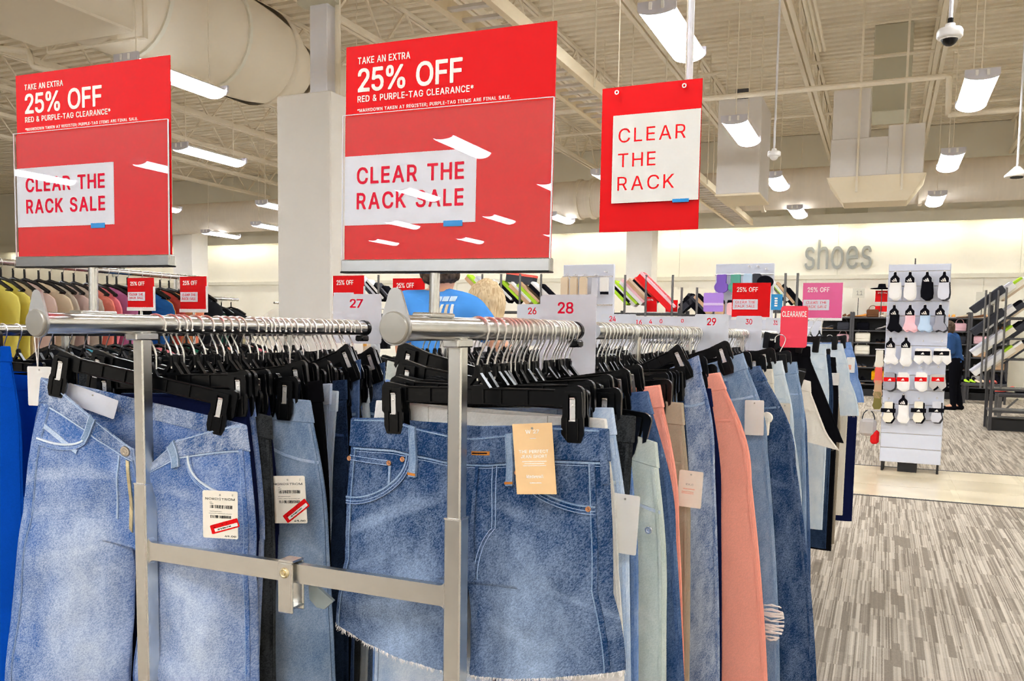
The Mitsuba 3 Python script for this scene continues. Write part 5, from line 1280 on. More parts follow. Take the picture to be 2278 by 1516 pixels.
hung(1703, 628, 9.78, sa.scale(sg.Point(0, 0).buffer(.085), 1, .8), 'mat_c_black', 'black round hat at the top right of the right grey panel', 'hat', .06)
for i, x in enumerate((1602, 1628)): hung(x, 688, 9.78, rrect(.10, .14, .03), 'mat_c_' + ('tan', 'pink')[i], ('tan', 'pink')[i] + ' slippers with dark tops low on the right grey panel', 'slippers', .05, rrect(.10, .06, .01, 0, .07), 'mat_c_black')
# ------------------------------------------------------------------ shoes, bags and boxes
def shoe_mesh(L=.26, heel=.02, h=.09, boot=0.0):
    """A low shoe along +x (toe), opening near the heel; a few lofted rings."""
    xs = np.linspace(0, 1, 9)
    wid = np.interp(xs, [0, .15, .5, .75, 1], [.020, .033, .034, .043, .012])
    top = np.interp(xs, [0, .12, .35, .6, .85, 1], [h * .95, h, h * .72, h * .55, h * .42, h * .18])
    if boot: top = np.interp(xs, [0, .12, .34, .45, .85, 1], [boot, boot, boot * .98, h * .85, h * .45, h * .2])
    bot = np.interp(xs, [0, .3, .55, 1], [heel, heel * .8, 0.004, 0.008])
    a = np.linspace(0, 2 * PI, 13)[:-1]
    P = np.stack([np.stack([np.full(12, x * L), w * np.sign(np.cos(a)) * np.abs(np.cos(a)) ** .7, b + (t - b) * (.5 + .5 * np.sign(np.sin(a)) * np.abs(np.sin(a)) ** .8)], 1) for x, w, t, b in zip(xs, wid, top, bot)])
    m = grid_mesh(P, True)
    V = np.vstack([m.vertices, P[0].mean(0), P[-1].mean(0)]); n = len(m.vertices); i = np.arange(12); j = (i + 1) % 12
    F = np.vstack([m.faces, np.stack([j, i, i * 0 + n], 1), np.stack([96 + i, 96 + j, i * 0 + n + 1], 1)])
    return trimesh.Trimesh(V, F, process=False)
def sole_mesh(L=.26, heel=.02):
    xs = np.linspace(0, 1, 8); w = np.interp(xs, [0, .15, .5, .75, 1], [.022, .034, .034, .045, .014])
    o = sg.Polygon([(x * L, q) for x, q in zip(xs, w)] + [(x * L, -q) for x, q in zip(xs[::-1], w[::-1])])
    m = extrude(o, .014)
    if heel > .03: m = cat(m, box2((0, -.02, -heel + .014), (.035, .02, .005)))
    return m
SHOES = {'flat': (shoe_mesh(.25, .015, .07), sole_mesh(.25, .015)), 'sneaker': (shoe_mesh(.28, .03, .11), sole_mesh(.28, .02)), 'boot': (shoe_mesh(.26, .03, .09, .20), sole_mesh(.26, .02)), 'heel': (shoe_mesh(.24, .065, .10), sole_mesh(.24, .02))}
PSH = {(k, i): mikit.ply(m, None, smooth=40) for k, v in SHOES.items() for i, m in enumerate(v)}
def bag_meshes(w=.26, h=.18, d=.10):
    return mikit.ply(box((0, 0, h / 2), (w, d, h), .02)), mikit.ply(tube([(.08 * math.cos(a), 0, h + .09 * math.sin(a)) for a in np.linspace(0, PI, 10)], .007, 6)), mikit.ply(box((0, -d / 2 - .004, h * .62), (w * .96, .01, h * .5), .004))
BAG = bag_meshes()
NAMES = {'white': 'white', 'black': 'black', 'grey': 'grey', 'ltgrey': 'pale grey', 'pink': 'pink', 'tan': 'tan', 'brown': 'brown', 'cream': 'cream', 'yellow': 'yellow', 'olive': 'olive', 'dgrey': 'dark grey', 'red': 'red', 'orange': 'orange', 'beige': 'beige', 'coral': 'coral', 'lime': 'lime green', 'navy': 'navy', 'mix': 'taupe', 'blue': 'blue', 'sky': 'pale blue', 'purple': 'purple', 'teal': 'green'}
def shoe(p, kind, col, lab, yaw=0.0, group=None, pair=True, sole='dgrey', sc=1.0):
    k = thing('shoes' if pair else 'shoe', lab, 'shoes', group)
    for s in ((-.055, .055) if pair else (0,)):
        M = T().translate(list(p)).rotate([0, 0, 1], math.degrees(yaw)).scale(sc).translate([-.13, s, 0])
        z = {'flat': 0, 'sneaker': 0, 'boot': 0, 'heel': .05}[kind]
        a = part(k, 'upper', PSH[kind, 0], 'mat_c_' + col, to=M @ T().translate([0, 0, .01 + 0 * z]))
        part(k, 'sole', PSH[kind, 1], 'mat_c_' + sole, to=M @ T().translate([0, 0, 0 if kind != 'heel' else .03]))
def bag(p, col, lab, yaw=0.0, group=None, sc=1.0):
    k = thing('handbag', lab, 'bag', group)
    M = T().translate(list(p)).rotate([0, 0, 1], math.degrees(yaw)).scale(sc)
    part(k, 'body', BAG[0], 'mat_c_' + col, to=M); part(k, 'handle', BAG[1], 'mat_c_' + col, to=M); part(k, 'flap', BAG[2], 'mat_c_' + col, to=M)
def shelf_unit(x0, x1, Y, levels, zt, lab, d=.42, mt='mat_dark_metal', back=False):
    k = thing('shoe_shelf', lab, 'shelf')
    for x in (x0, x1):
        for yy in (Y, Y + d): part(k, 'upright', box2((x - .022, yy - .022, 0), (x + .022, yy + .022, zt)), mt)
    for z in levels: part(k, 'shelf', box2((x0, Y, z - .03), (x1, Y + d, z)), mt)
    part(k, 'base', box2((x0, Y + .03, 0), (x1, Y + d, .16)), 'mat_black_matte')
    if back: part(k, 'back_panel', box2((x0, Y + d + .022, .0), (x1, Y + d + .04, max(levels))), 'mat_black_matte')
    return k
# wall shelves behind the sock stand
YW = 21.2
zl = [aty(1930, y, YW)[2] for y in (878 - 26, 847, 817, 790, 762, 735, 706)]
zl = [zl[0] - .02] + zl[1:]
ux = [aty(x, 740, YW)[0] for x in (1818, 1897, 1984, 2071, 2160, 2250)]
ORD = ('lowest', 'second', 'third', 'fourth', 'fifth', 'sixth', 'top')
S = random.Random(31)
FIXED = {(1, 1): ('bag', 'yellow'), (1, 4): ('bag', 'cream'), (1, 3): ('bag', 'cream')}
for u in range(5):
    where = ('below the pink sign', 'left of the sock stand', 'behind the sock stand', 'beside the navy person', 'at the right edge')[u]
    shelf_unit(ux[u], ux[u + 1] - .05, YW, zl, zl[-1] + .12, f'dark metal shoe shelf along the back wall {where}', back=True)
    for li, z in enumerate(zl):
        n = 2 if li < 6 else 3
        for q in range(n):
            x = ux[u] + (ux[u + 1] - ux[u] - .05) * (q + .55) / n
            f = FIXED.get((u, li)) if q == (0 if li > 1 else 1) else None
            if f: bag((x, YW + .12, z), f[1], f'{f[1]} handbag on the {ORD[li]} wall shelf {where}', 0, sc=1.25); continue
            t = S.random(); c1 = S.choice(['black', 'black', 'brown', 'dgrey', 'tan', 'beige', 'black', 'mix', 'pink', 'orange', 'white'])
            if li == 6: c1 = S.choice(['tan', 'orange', 'beige', 'white', 'brown'])
            side = ('left part', 'right part', 'right part')[q] if n == 2 else ('left part', 'middle', 'right part')[q]
            if t < .35: bag((x, YW + .14, z), c1, f'{NAMES[c1]} handbag, {side} of the {ORD[li]} wall shelf {where}', S.uniform(-.2, .2))
            else:
                kd = S.choice(['flat', 'heel', 'boot', 'sneaker']) if li < 6 else S.choice(['heel', 'flat'])
                if kd == 'boot' and li < 6: kd = 'flat'
                shoe((x, YW + .14, z), kd, c1, f'{NAMES[c1]} shoes, {side} of the {ORD[li]} wall shelf {where}', S.uniform(-1.9, -1.2) if S.random() < .5 else S.uniform(2.7, 3.5), None, True, S.choice(['black', 'tan', 'white', 'brown']))
for i, (px, py, t_) in enumerate(((1910, 652, '11'), (2185, 660, '9'))):
    a = aty(px - 13, py - 10, 21.3); b = aty(px + 13, py + 11, 21.3)
    k = thing('size_card', 'pale size plate ' + ('reading 11 ' if i == 0 else 'without a readable number ') + 'on the wall shelves ' + ('left' if i == 0 else 'right') + ' of the sock stand', 'size card')
    part(k, 'plate', box2((a[0], 21.3, b[2]), (b[0], 21.31, a[2])), 'mat_wall_grey')
    if i == 0: part(k, 'number', upright(text(t_, .10, depth=.004), ((a[0] + b[0]) / 2 - .05, 21.298, (a[2] + b[2]) / 2 - .05)), 'mat_grey_ink')
    part(k, 'stem', cyl(((a[0] + b[0]) / 2, 21.32, zl[-1]), ((a[0] + b[0]) / 2, 21.32, b[2]), .008, 6), 'mat_dark_metal')

# leaning shoe boxes
def shoebox(c, lean, col, lid, lab, L=.34, W=.2, H=.125, yaw=0.0, stripes=None, group=None):
    """A shoe box leaning about its lower edge: lean in degrees from flat, along x."""
    k = thing('shoe_box', lab, 'shoe box', group)
    M = T().translate(list(c)).rotate([0, 0, 1], math.degrees(yaw)).rotate([0, 1, 0], lean)
    def pm(m): return m
    part(k, 'box', box((0, 0, 0), (L, W, H), .003), 'mat_c_' + col, to=M)
    part(k, 'lid', box((0, 0, H / 2), (L + .008, W + .008, .035), .003), 'mat_c_' + lid, to=M)
    if stripes:
        for s in (-.06, -.02, .02, .06): part(k, 'stripe', box((0, s, H / 2 + .019), (L, .008, .002)), 'mat_c_' + stripes, to=M)
    return k
def px_box(px, py, Y, lean, col, lid, lab, **kw): return shoebox(aty(px, py, Y), lean, col, lid, lab, **kw)
def shoe_island(px0, px1, Y, ztop_px, base_lab, posts, post_top):
    a, b = aty(px0, ztop_px, Y), aty(px1, ztop_px, Y)
    z = a[2]
    shelf_unit(a[0], b[0], Y, [.30, .62, .94, 1.26, z], z + .04, base_lab, d=.5)
    k = thing('shelf_divider', 'thin upright rods of the ' + base_lab, 'divider')
    for i, x in enumerate(posts):
        c = aty(x, post_top, Y - .02); part(k, 'rod', cyl((c[0], Y - .02, z - .1), (c[0], Y - .02, c[2]), .016, 8), 'mat_grey_metal')
    return a[0], b[0], z
IL = shoe_island(1040, 1250, 11.0, 692, 'dark shoe shelf with boxes behind the blond person', (1073, 1115, 1157, 1204), 610)
lst = [(1062, 638, 42, 'tan', 'lime'), (1082, 642, 42, 'white', 'ltgrey'), (1101, 648, 42, 'white', 'white'), (1118, 650, 42, 'black', 'white'), (1137, 652, 42, 'black', 'lime'), (1160, 655, 42, 'tan', 'white'), (1178, 655, 42, 'lime', 'tan'), (1205, 655, 42, 'black', 'white'), (1225, 660, 42, 'white', 'black')]
for i, (x, y, l, c1, c2) in enumerate(lst):
    px_box(x, y, 11.15, l, c1, c2, f'leaning {NAMES[c1]} shoe box, {NAMES[c2]} lid, beside the blond person', L=.40, W=.16, H=.072)
px_box(1160, 622, 11.25, 8, 'dgrey', 'coral', 'flat dark box with a pink lid on top of the leaning boxes', L=.40)
IM = shoe_island(1362, 1512, 11.4, 696, 'dark shoe shelf with the big pink striped box', (1391, 1438, 1497), 612)
for i, (x, y, l, c1, c2) in enumerate(((1376, 652, 44, 'lime', 'black'), (1392, 655, 44, 'white', 'lime'), (1408, 652, 44, 'white', 'pink'), (1424, 650, 44, 'tan', 'beige'), (1437, 648, 44, 'black', 'coral'))):
    px_box(x, y, 11.55, l, c1, c2, f'leaning {NAMES[c1]} shoe box, {NAMES[c2]} lid, beside the pink striped box', L=.44, W=.18, H=.062)
px_box(1462, 652, 11.5, 44, 'red', 'pink', 'large pink shoe box with dark stripes leaning on the shelf', L=.66, W=.26, H=.10, stripes='red')
IR = shoe_island(1512, 1590, 11.8, 700, 'dark shoe shelf left of the lilac card', (1517, 1551), 640)
for i, (x, l, c1, c2) in enumerate(((1527, -42, 'dgrey', 'black'), (1547, 44, 'black', 'dgrey'), (1566, 44, 'tan', 'black'))):
    px_box(x, 680, 11.95, l, c1, c2, f'leaning {NAMES[c1]} box, {NAMES[c2]} lid, left of the lilac card', L=.34, W=.2, H=.10)
IQ = shoe_island(1700, 1790, 11.6, 690, 'dark shoe shelf right of the right grey panel', (1748, 1775), 608)
for i, (x, y, c1, c2) in enumerate(((1722, 640, 'cream', 'lime'), (1732, 650, 'black', 'white'), (1745, 655, 'black', 'tan'), (1758, 660, 'olive', 'black'), (1770, 668, 'dgrey', 'black'))):
    px_box(x, y, 11.75, 50, c1, c2, f'leaning {NAMES[c1]} box, {NAMES[c2]} lid, right of the right grey panel', L=.34, W=.16, H=.05)
IP = shoe_island(740, 900, 10.6, 700, 'dark shoe shelf behind the card 27', (800, 842), 612)
for i, (x, y, c1, c2) in enumerate(((820, 640, 'dgrey', 'ltgrey'), (838, 648, 'black', 'white'), (856, 655, 'black', 'dgrey'), (872, 662, 'grey', 'black'))):
    px_box(x, y, 10.75, 44, c1, c2, f'leaning {NAMES[c1]} box, {NAMES[c2]} lid, behind the card 27', L=.38, W=.16, H=.065)
# shoes lower on the island shelves
def island_shoes(rng, Y, zs, lab):
    for z in zs:
        x = rng[0] + .12
        while x < rng[1] - .08:
            c1 = S.choice(['tan', 'cream', 'black', 'beige', 'brown', 'white', 'pink', 'mix'])
            shoe((x, Y + .12, z), S.choice(['flat', 'heel', 'sneaker']), c1, f'{NAMES[c1]} shoes {lab}', S.uniform(-1.8, -1.3), f'{NAMES[c1]} shoes {lab}', True, S.choice(['black', 'white', 'tan']))
            x += .24
island_shoes((IL[0], IL[1]), 11.0, [1.26], 'under the boxes behind the card 28')
island_shoes((IM[0], IM[1]), 11.4, [1.26], 'under the pink striped box')
# right hand shelf with boxes leaning the other way
YR = 14.4
a, b = aty(2216, 700, YR), aty(2300, 700, YR)
lev = [aty(2240, y, YR)[2] for y in (866, 798, 752, 706)]
k = shelf_unit(a[0], b[0] + .3, YR, [.30] + lev, aty(2240, 648, YR)[2], 'dark metal shelf with leaning boxes at the right edge', d=.6)
for x in (2194, 2203, 2222, 2240): c = aty(x, 640 + (x % 7) * 2, YR - .06); part(k, 'divider_rod', cyl((c[0], YR - .06, lev[0]), (c[0], YR - .06, c[2]), .014, 8), 'mat_grey_metal')
NB = 0
for li, ypx in enumerate((672, 722, 768, 812)):
    for q in range(4):
        c1, c2 = (('dgrey', 'dgrey'), ('white', 'ltgrey'), ('cream', 'lime'), ('beige', 'white'))[(q + (li > 1)) % 4]
        if q == 2 and li in (1, 2): c1, c2 = 'dgrey', 'black'
        px_box(2198 + q * 21, ypx - 4 - q * 9, YR + .12 + .02 * q, -40, c1, c2, f'{NAMES[c1]} box, {("top", "second", "third", "lowest")[li]} level of the right edge shelf, {N4[q]} from the left', L=.50, W=.30, H=.095)
# bench with shoes in front of it
ben = thing('bench', 'dark metal bench with shoes at the right edge', 'bench')
b0, b1 = at(2218, 930, 2, 0), at(2300, 936, 2, 0)
yb = b0[1]
part(ben, 'top', box2((b0[0], yb, .36), (b0[0] + 1.6, yb + .5, .42), .01), 'mat_dark_metal')
for x in (b0[0] + .03, b0[0] + 1.5):
    for yy in (yb + .03, yb + .47): part(ben, 'leg', box2((x - .03, yy - .02, 0), (x + .03, yy + .02, .37)), 'mat_grey_metal')
part(ben, 'brace', bar((b0[0] + .06, yb + .04, .08), (b0[0] + .30, yb + .04, .34), .03, .03), 'mat_grey_metal')
part(ben, 'foot_rail', box2((b0[0], yb + .02, 0), (b0[0] + 1.6, yb + .06, .03)), 'mat_grey_metal')
for x, c1 in ((.12, 'coral'), (.42, 'black'), (.72, 'dgrey')): shoe((b0[0] + x, yb + .22, .42), 'sneaker', c1, f'{NAMES[c1]} shoes on the bench at the right edge', 2.9)
t2 = at(2195, 900, 2, 0)
tb = thing('shoe_table', 'low dark table with mixed shoes left of the bench', 'table')
part(tb, 'top', box2((t2[0] - .45, t2[1], .36), (t2[0] + .35, t2[1] + .6, .42), .01), 'mat_dark_metal')
for x in (-.42, .32):
    for yy in (.03, .57): part(tb, 'leg', box2((t2[0] + x - .02, t2[1] + yy - .02, 0), (t2[0] + x + .02, t2[1] + yy + .02, .37)), 'mat_dark_metal')
for x, yy, c1, kd in ((-.32, .15, 'lime', 'flat'), (-.12, .15, 'beige', 'flat'), (.08, .12, 'coral', 'heel'), (.24, .15, 'black', 'boot'), (.0, .42, 'dgrey', 'boot'), (-.25, .42, 'black', 'sneaker')):
    shoe((t2[0] + x, t2[1] + yy, .42), kd, c1, f'{NAMES[c1]} {"boots" if kd == "boot" else "shoes"} on the low table left of the bench' + (' at the back' if yy > .3 else ''), -1.3)
# dark hat on the wall shelves
c = aty(1962, 642, 21.3)
k = thing('hat', 'dark wide brimmed hat on the wall shelves above the tiny red sign', 'hat')
m = lathe([(0, .10), (.07, .10), (.09, .02), (.24, .0), (.24, -.01), (0, -.01)], 20)
part(k, 'crown', xf(m, trimesh.transformations.translation_matrix(c)), 'mat_c_black', smooth=30); part(k, 'stand', cyl((c[0], c[1], zl[-1]), (c[0], c[1], c[2]), .01, 6), 'mat_dark_metal')

# ------------------------------------------------------------------ racks of tops at the left
def top_mesh(w=.40, L=.62, sleeve=.16, seed=0):
    """A shirt on a hanger: shoulders sloping from the neck, short sleeves hanging."""
    vs = np.array([0, .02, .05, .09, .14, .22, .34, .48, L])
    hw = np.array([.045, .10, .16, w / 2 + .02, w / 2 + .04, w / 2 + .03, w / 2, w / 2 + .01, w / 2 + .03])
    n = 10
    k = np.concatenate([-np.cos(PI * np.arange(n) / n), np.cos(PI * np.arange(n) / n)]); sd = np.r_[-np.ones(n), np.ones(n)]
    P = []
    for v, h in zip(vs, hw):
        x = k * h
        y = sd * (.012 + .02 * min(v, .3)) * np.sqrt(np.clip(1 - k ** 2, 0, 1)) + .012 * np.sin(x * 28 + seed) * min(1, v * 5)
        P.append(np.stack([x, y, np.full_like(x, -.10 - v)], 1))
    return grid_mesh(np.array(P), True)
TOPS = [mikit.ply(top_mesh(.36 + .03 * i, .58 + .06 * i, seed=i), smooth=True) for i in range(4)]
hang_top = mikit.ply(cat(tube([(-.19, 0, -.155), (-.10, 0, -.11), (0, 0, -.085), (.10, 0, -.11), (.19, 0, -.155)], .010, 8), tube([(-.19, 0, -.155), (0, 0, -.165), (.19, 0, -.155)], .006, 6), tube([(0, 0, -.085), (0, 0, -.03)], .006, 6)), 'mat_black_plastic', smooth=40)
for k_, c_ in {'lemon': 'e3d774', 'sand': 'd3c2a6', 'blush': 'd9bfb8', 'stone': 'bfb3a4', 'rose': 'e98a94', 'salmon': 'ee8d7c', 'mauve': 'b06b93', 'ink': '17181c', 'char': '2c2f33', 'cobalt': '2f78cf', 'denim': '2b5c93', 'ochre': 'cf9a4c', 'brick': 'a8433c', 'peach': 'f3b277', 'apricot': 'f0a78a', 'fog': 'c9ced6', 'forest': '2b6a50', 'aqua': '62bcd4', 'ivory': 'ece6da', 'wine': '6e2a3c'}.items(): matte('mat_t_' + k_, c_)
TN = {'lemon': 'pale yellow', 'sand': 'sand beige', 'blush': 'blush', 'stone': 'stone grey', 'rose': 'rose pink', 'salmon': 'salmon', 'mauve': 'mauve', 'ink': 'black', 'char': 'charcoal', 'cobalt': 'bright blue', 'denim': 'denim blue', 'ochre': 'ochre', 'brick': 'brick red', 'peach': 'peach orange', 'apricot': 'apricot', 'fog': 'pale grey', 'forest': 'dark green', 'aqua': 'aqua blue', 'ivory': 'ivory', 'wine': 'wine red'}
TR = random.Random(4)
def top_rail(x, y0, y1, z, cols, step, lab, posts=True, near=True):
    rack(x, y0, y1, z, 'chrome garment rack of ' + lab, (.08, .92), end_plate=False)
    y = y0 + .05; i = 0
    while y < y1 - .03:
        c1 = cols[i % len(cols)] if i < len(cols) else TR.choice(cols)
        k = thing('top', '', 'top', f'{TN[c1]} tops among the {lab}'); ranked('t ' + lab, y, k, f'{TN[c1]} top, {{}} from the front among the {lab}')
        M = T().translate([x, y, z]).rotate([0, 0, 1], TR.uniform(-9, 9))
        part(k, 'cloth', TOPS[TR.randrange(4)], 'mat_t_' + c1, to=M)
        if near:
            h = thing('hanger', '', 'hanger', f'hangers among the {lab}'); ranked('k ' + lab, y, h, f'black hanger, {{}} from the front among the {lab}')
            part(h, 'arms', hang_top, None, to=M); part(h, 'hook', pl_hook[1], None, to=M @ T().translate([0, 0, 0]))
        y += step * TR.uniform(.75, 1.25); i += 1
top_rail(-4.35, 2.0, 4.6, 1.70, ['ink', 'fog', 'stone', 'sand', 'blush', 'sand', 'ink', 'stone', 'sand', 'fog', 'lemon', 'lemon', 'lemon', 'lemon', 'sand', 'blush', 'sand', 'stone', 'blush', 'stone', 'salmon', 'rose', 'mauve', 'ink', 'cobalt', 'denim', 'ochre', 'brick', 'peach', 'apricot', 'ink', 'char', 'sand', 'blush', 'sand', 'stone', 'blush', 'stone', 'salmon', 'rose', 'mauve', 'blush', 'ink', 'ink', 'cobalt', 'denim', 'ochre', 'brick', 'fog', 'peach', 'apricot', 'ink', 'char', 'ink', 'fog', 'forest'], .085, 'coloured tops at the far left')
top_rail(-6.3, 3.4, 7.2, 1.66, ['ink', 'char', 'ink', 'ivory', 'ink', 'wine', 'peach', 'ink', 'aqua', 'forest'], .13, 'dark tops behind the coloured ones')
top_rail(-3.35, 2.6, 4.0, 1.36, ['ink', 'ink', 'aqua', 'ink', 'char', 'apricot', 'ink', 'rose', 'ink', 'forest', 'ivory', 'brick'], .10, 'dark tops behind the left rail')
top_rail(-9.3, 11.5, 15.0, 1.78, ['ivory', 'sand', 'ink', 'fog', 'cobalt', 'blush', 'ink', 'ochre', 'char', 'brick', 'ivory', 'stone'], .14, 'far mixed tops by the pale column', near=False)
top_rail(-11.5, 14.5, 18.0, 1.80, ['ink', 'ivory', 'sand', 'ink', 'denim', 'fog', 'wine'], .16, 'far tops left of the column', near=False)
small_rail = at(250, 596, 1, 6.5)
# ------------------------------------------------------------------ people
import manifold3d as m3
def bones(J, B, edge=.03, rounds=6):
    """One smooth continuous body: hulls of spheres at the joints J {name: (x, y, z, r)} along the bones B."""
    parts = []
    for chain in B:
        for a, b in zip(chain[:-1], chain[1:]):
            (xa, ya, za, ra), (xb, yb, zb, rb) = J[a], J[b]
            parts.append(m3.Manifold.batch_hull([m3.Manifold.sphere(ra, 20).translate((xa, ya, za)), m3.Manifold.sphere(rb, 20).translate((xb, yb, zb))]))
    m = m3.Manifold.batch_boolean(parts, m3.OpType.Add).refine_to_length(edge)
    q = m.to_mesh(); t = trimesh.Trimesh(q.vert_properties[:, :3], q.tri_verts)
    trimesh.smoothing.filter_taubin(t, lamb=.5, nu=-.53, iterations=rounds)
    return t
mat('mat_skin', 'd9a283', .55); matte('mat_hair_brown', proc(lambda p, n, uv: mix((.035, .022, .015), (.17, .12, .085), noise(p.x * 90, p.y * 90, p.z * 40))))
matte('mat_hair_blond', proc(lambda p, n, uv: mix((.50, .34, .17), (.88, .72, .47), noise(p.x * 130 + 3 * p.z, p.y * 130, p.z * 14))))
matte('mat_shirt_blue', proc(lambda p, n, uv: mi.Color3f(.075, .28, .70) * (.9 + .2 * noise(p.x * 18, p.y * 18, p.z * 12)))); matte('mat_navy_top', '33507d')
def mirror_pts(J, names):
    for n_ in names: x, y, z, r = J[n_ + '_l']; J[n_ + '_r'] = (-x, y, z, r)
def person(label, pos, yaw, J, shirt, pants, hair, hairmesh, extra=None, sleeve_end=.5, scale=1.0):
    """J in the figure's own frame, facing +y, feet at z = 0."""
    M = T().translate(list(pos)).rotate([0, 0, 1], math.degrees(yaw)).scale(scale)
    k = thing('person', label, 'person')
    legs = [['pelvis', 'hip_l', 'knee_l', 'ankle_l', 'toe_l'], ['pelvis', 'hip_r', 'knee_r', 'ankle_r', 'toe_r']]
    arms = [['chest', 'sho_l', 'elb_l', 'wri_l', 'palm_l'], ['chest', 'sho_r', 'elb_r', 'wri_r', 'palm_r']]
    fingers = []
    JJ = dict(J)
    for s in ('l', 'r'):
        w, p = np.array(J['wri_' + s][:3]), np.array(J['palm_' + s][:3]); d = (p - w) / np.linalg.norm(p - w)
        side = np.cross(d, (0, 1, 0)); side /= np.linalg.norm(side) + 1e-9
        for i, (o, l) in enumerate(((-.026, .066), (-.009, .076), (.009, .072), (.026, .056))):
            a = p + side * o + d * .02
            JJ[f'f{s}{i}a'] = (*a, .010); JJ[f'f{s}{i}b'] = (*(a + d * l * .6 + np.array([0, .012, -.004])), .009); JJ[f'f{s}{i}c'] = (*(a + d * l + np.array([0, .03, -.008])), .008)
            fingers.append(['palm_' + s, f'f{s}{i}a', f'f{s}{i}b', f'f{s}{i}c'])
        a = p - d * .03 + np.array([0, .02, 0]); JJ[f't{s}a'] = (*a, .012); JJ[f't{s}b'] = (*(a + d * .035 + np.array([0, .035, 0])), .009); fingers.append(['palm_' + s, f't{s}a', f't{s}b'])
    body = bones(JJ, [['pelvis', 'waist', 'chest', 'neck', 'head_low', 'head'], ['hip_l', 'hip_r'], ['sho_l', 'neck'], ['sho_r', 'neck'], ['head', 'nose'], ['head', 'ear_l'], ['head', 'ear_r'], ['head_low', 'chin']] + legs + arms + fingers, .022, 4)
    part(k, 'body', body, 'mat_skin', smooth=True, to=M)
    g_ = .014
    def grow(n_, e): x, y, z, r = J[n_]; return (x, y, z, r + e)
    S_ = {n_: grow(n_, g_) for n_ in ('pelvis', 'waist', 'chest', 'sho_l', 'sho_r')}
    x, y, z, r = J['neck']; S_['neck'] = (x, y, z - .022, r + .020)
    for s in ('l', 'r'):
        a, b = np.array(J['sho_' + s]), np.array(J['elb_' + s]); q = a + (b - a) * sleeve_end; S_['slv_' + s] = (*q[:3], q[3] + .022)
        S_['hem_' + s] = (J['hip_' + s][0], J['hip_' + s][1], J['hip_' + s][2], J['hip_' + s][3] + .012)
    sh = bones(S_, [['hem_l', 'pelvis', 'waist', 'chest', 'neck'], ['hem_r', 'pelvis'], ['hem_l', 'hem_r'], ['chest', 'sho_l', 'slv_l'], ['chest', 'sho_r', 'slv_r'], ['sho_l', 'neck'], ['sho_r', 'neck']], .025, 8)
    v = sh.vertices; v += (meshkit.fbm(v * 9.0, 3, 2)[:, None] - .5) * .018 * sh.vertex_normals
    sp_ = part(k, 'shirt', sh, shirt, smooth=True, to=M)
    P_ = {n_: grow(n_, .012) for n_ in ('pelvis', 'hip_l', 'hip_r', 'knee_l', 'knee_r', 'ankle_l', 'ankle_r')}
    part(k, 'trousers', bones(P_, [['pelvis', 'hip_l', 'knee_l', 'ankle_l'], ['pelvis', 'hip_r', 'knee_r', 'ankle_r'], ['hip_l', 'hip_r']], .03, 5), pants, smooth=True, to=M)
    for s in ('l', 'r'):
        A_ = {'a': grow('ankle_' + s, .006), 'b': grow('toe_' + s, .010)}; A_['a'] = (A_['a'][0], A_['a'][1] - .03, .045, .048); A_['b'] = (*A_['b'][:2], .035, .040)
        part(k, 'shoe', bones(A_, [['a', 'b']], .02, 2), 'mat_c_black', smooth=True, to=M)
    for s in (-1, 1):
        h = J['head']; part(k, 'eye', xf(trimesh.creation.icosphere(2, .011), trimesh.transformations.translation_matrix((h[0] + s * .032, h[1] + .092, h[2] - .005))), 'mat_c_white', to=M)
    h = J['head']; part(k, 'mouth', box((h[0], h[1] + .083, h[2] - .075), (.045, .012, .010), .004), 'mat_c_coral', to=M)
    part(k, 'hair', hairmesh, hair, smooth=True, to=M)
    return k, M, sp_, sh
def base_joints(H=1.78, w=.20):
    J = {'pelvis': (0, 0, .98, .115), 'waist': (0, .01, 1.12, .115), 'chest': (0, 0, 1.32, .125), 'neck': (0, .0, 1.51, .055), 'head_low': (0, .02, 1.58, .065), 'head': (0, .015, 1.66, .095), 'nose': (0, .118, 1.645, .012), 'chin': (0, .075, 1.565, .030), 'ear_l': (.095, .005, 1.65, .016), 'ear_r': (-.095, .005, 1.65, .016),
         'hip_l': (.09, 0, .93, .098), 'knee_l': (.10, .015, .50, .062), 'ankle_l': (.10, -.01, .09, .044), 'toe_l': (.12, .15, .035, .032),
         'sho_l': (w, -.01, 1.44, .068), 'elb_l': (w + .06, -.02, 1.14, .046), 'wri_l': (w + .05, .10, .90, .030), 'palm_l': (w + .045, .13, .83, .030)}
    mirror_pts(J, ['hip', 'knee', 'ankle', 'toe', 'sho', 'elb', 'wri', 'palm'])
    return J
def hair_cap(h, r=.108, long_=0.0, wave=.010, seed=1, back=True):
    m = trimesh.creation.icosphere(4, r); v = m.vertices
    v[:, 2] *= 1.10
    v += (meshkit.fbm(v * 22 + seed, 3, seed)[:, None] - .5) * 2 * wave * (v / r)
    face = (v[:, 1] > .035) & (v[:, 2] < .045)
    v[face, 1] = .035 + (v[face, 1] - .035) * .05          # the face stays free
    low = v[:, 2] < -.02
    if long_ > 0:
        f = np.clip((-.02 - v[:, 2]) / (r * 1.0), 0, 1)
        v[low, 2] -= (f[low] ** 1.2) * long_; v[low, :2] *= (1 - .0 * f[low])[:, None]
        v[low, 1] -= f[low] * .02
        v[low] += (meshkit.fbm(v[low] * (26, 26, 6) + seed, 3, 4)[:, None] - .5) * .03
    else:
        v[low & (v[:, 2] < -.085), 2] = -.085 + (v[low & (v[:, 2] < -.085), 2] + .085) * .3
    m.vertices = v + np.array(h[:3]) + (0, -.012, .012)
    return m
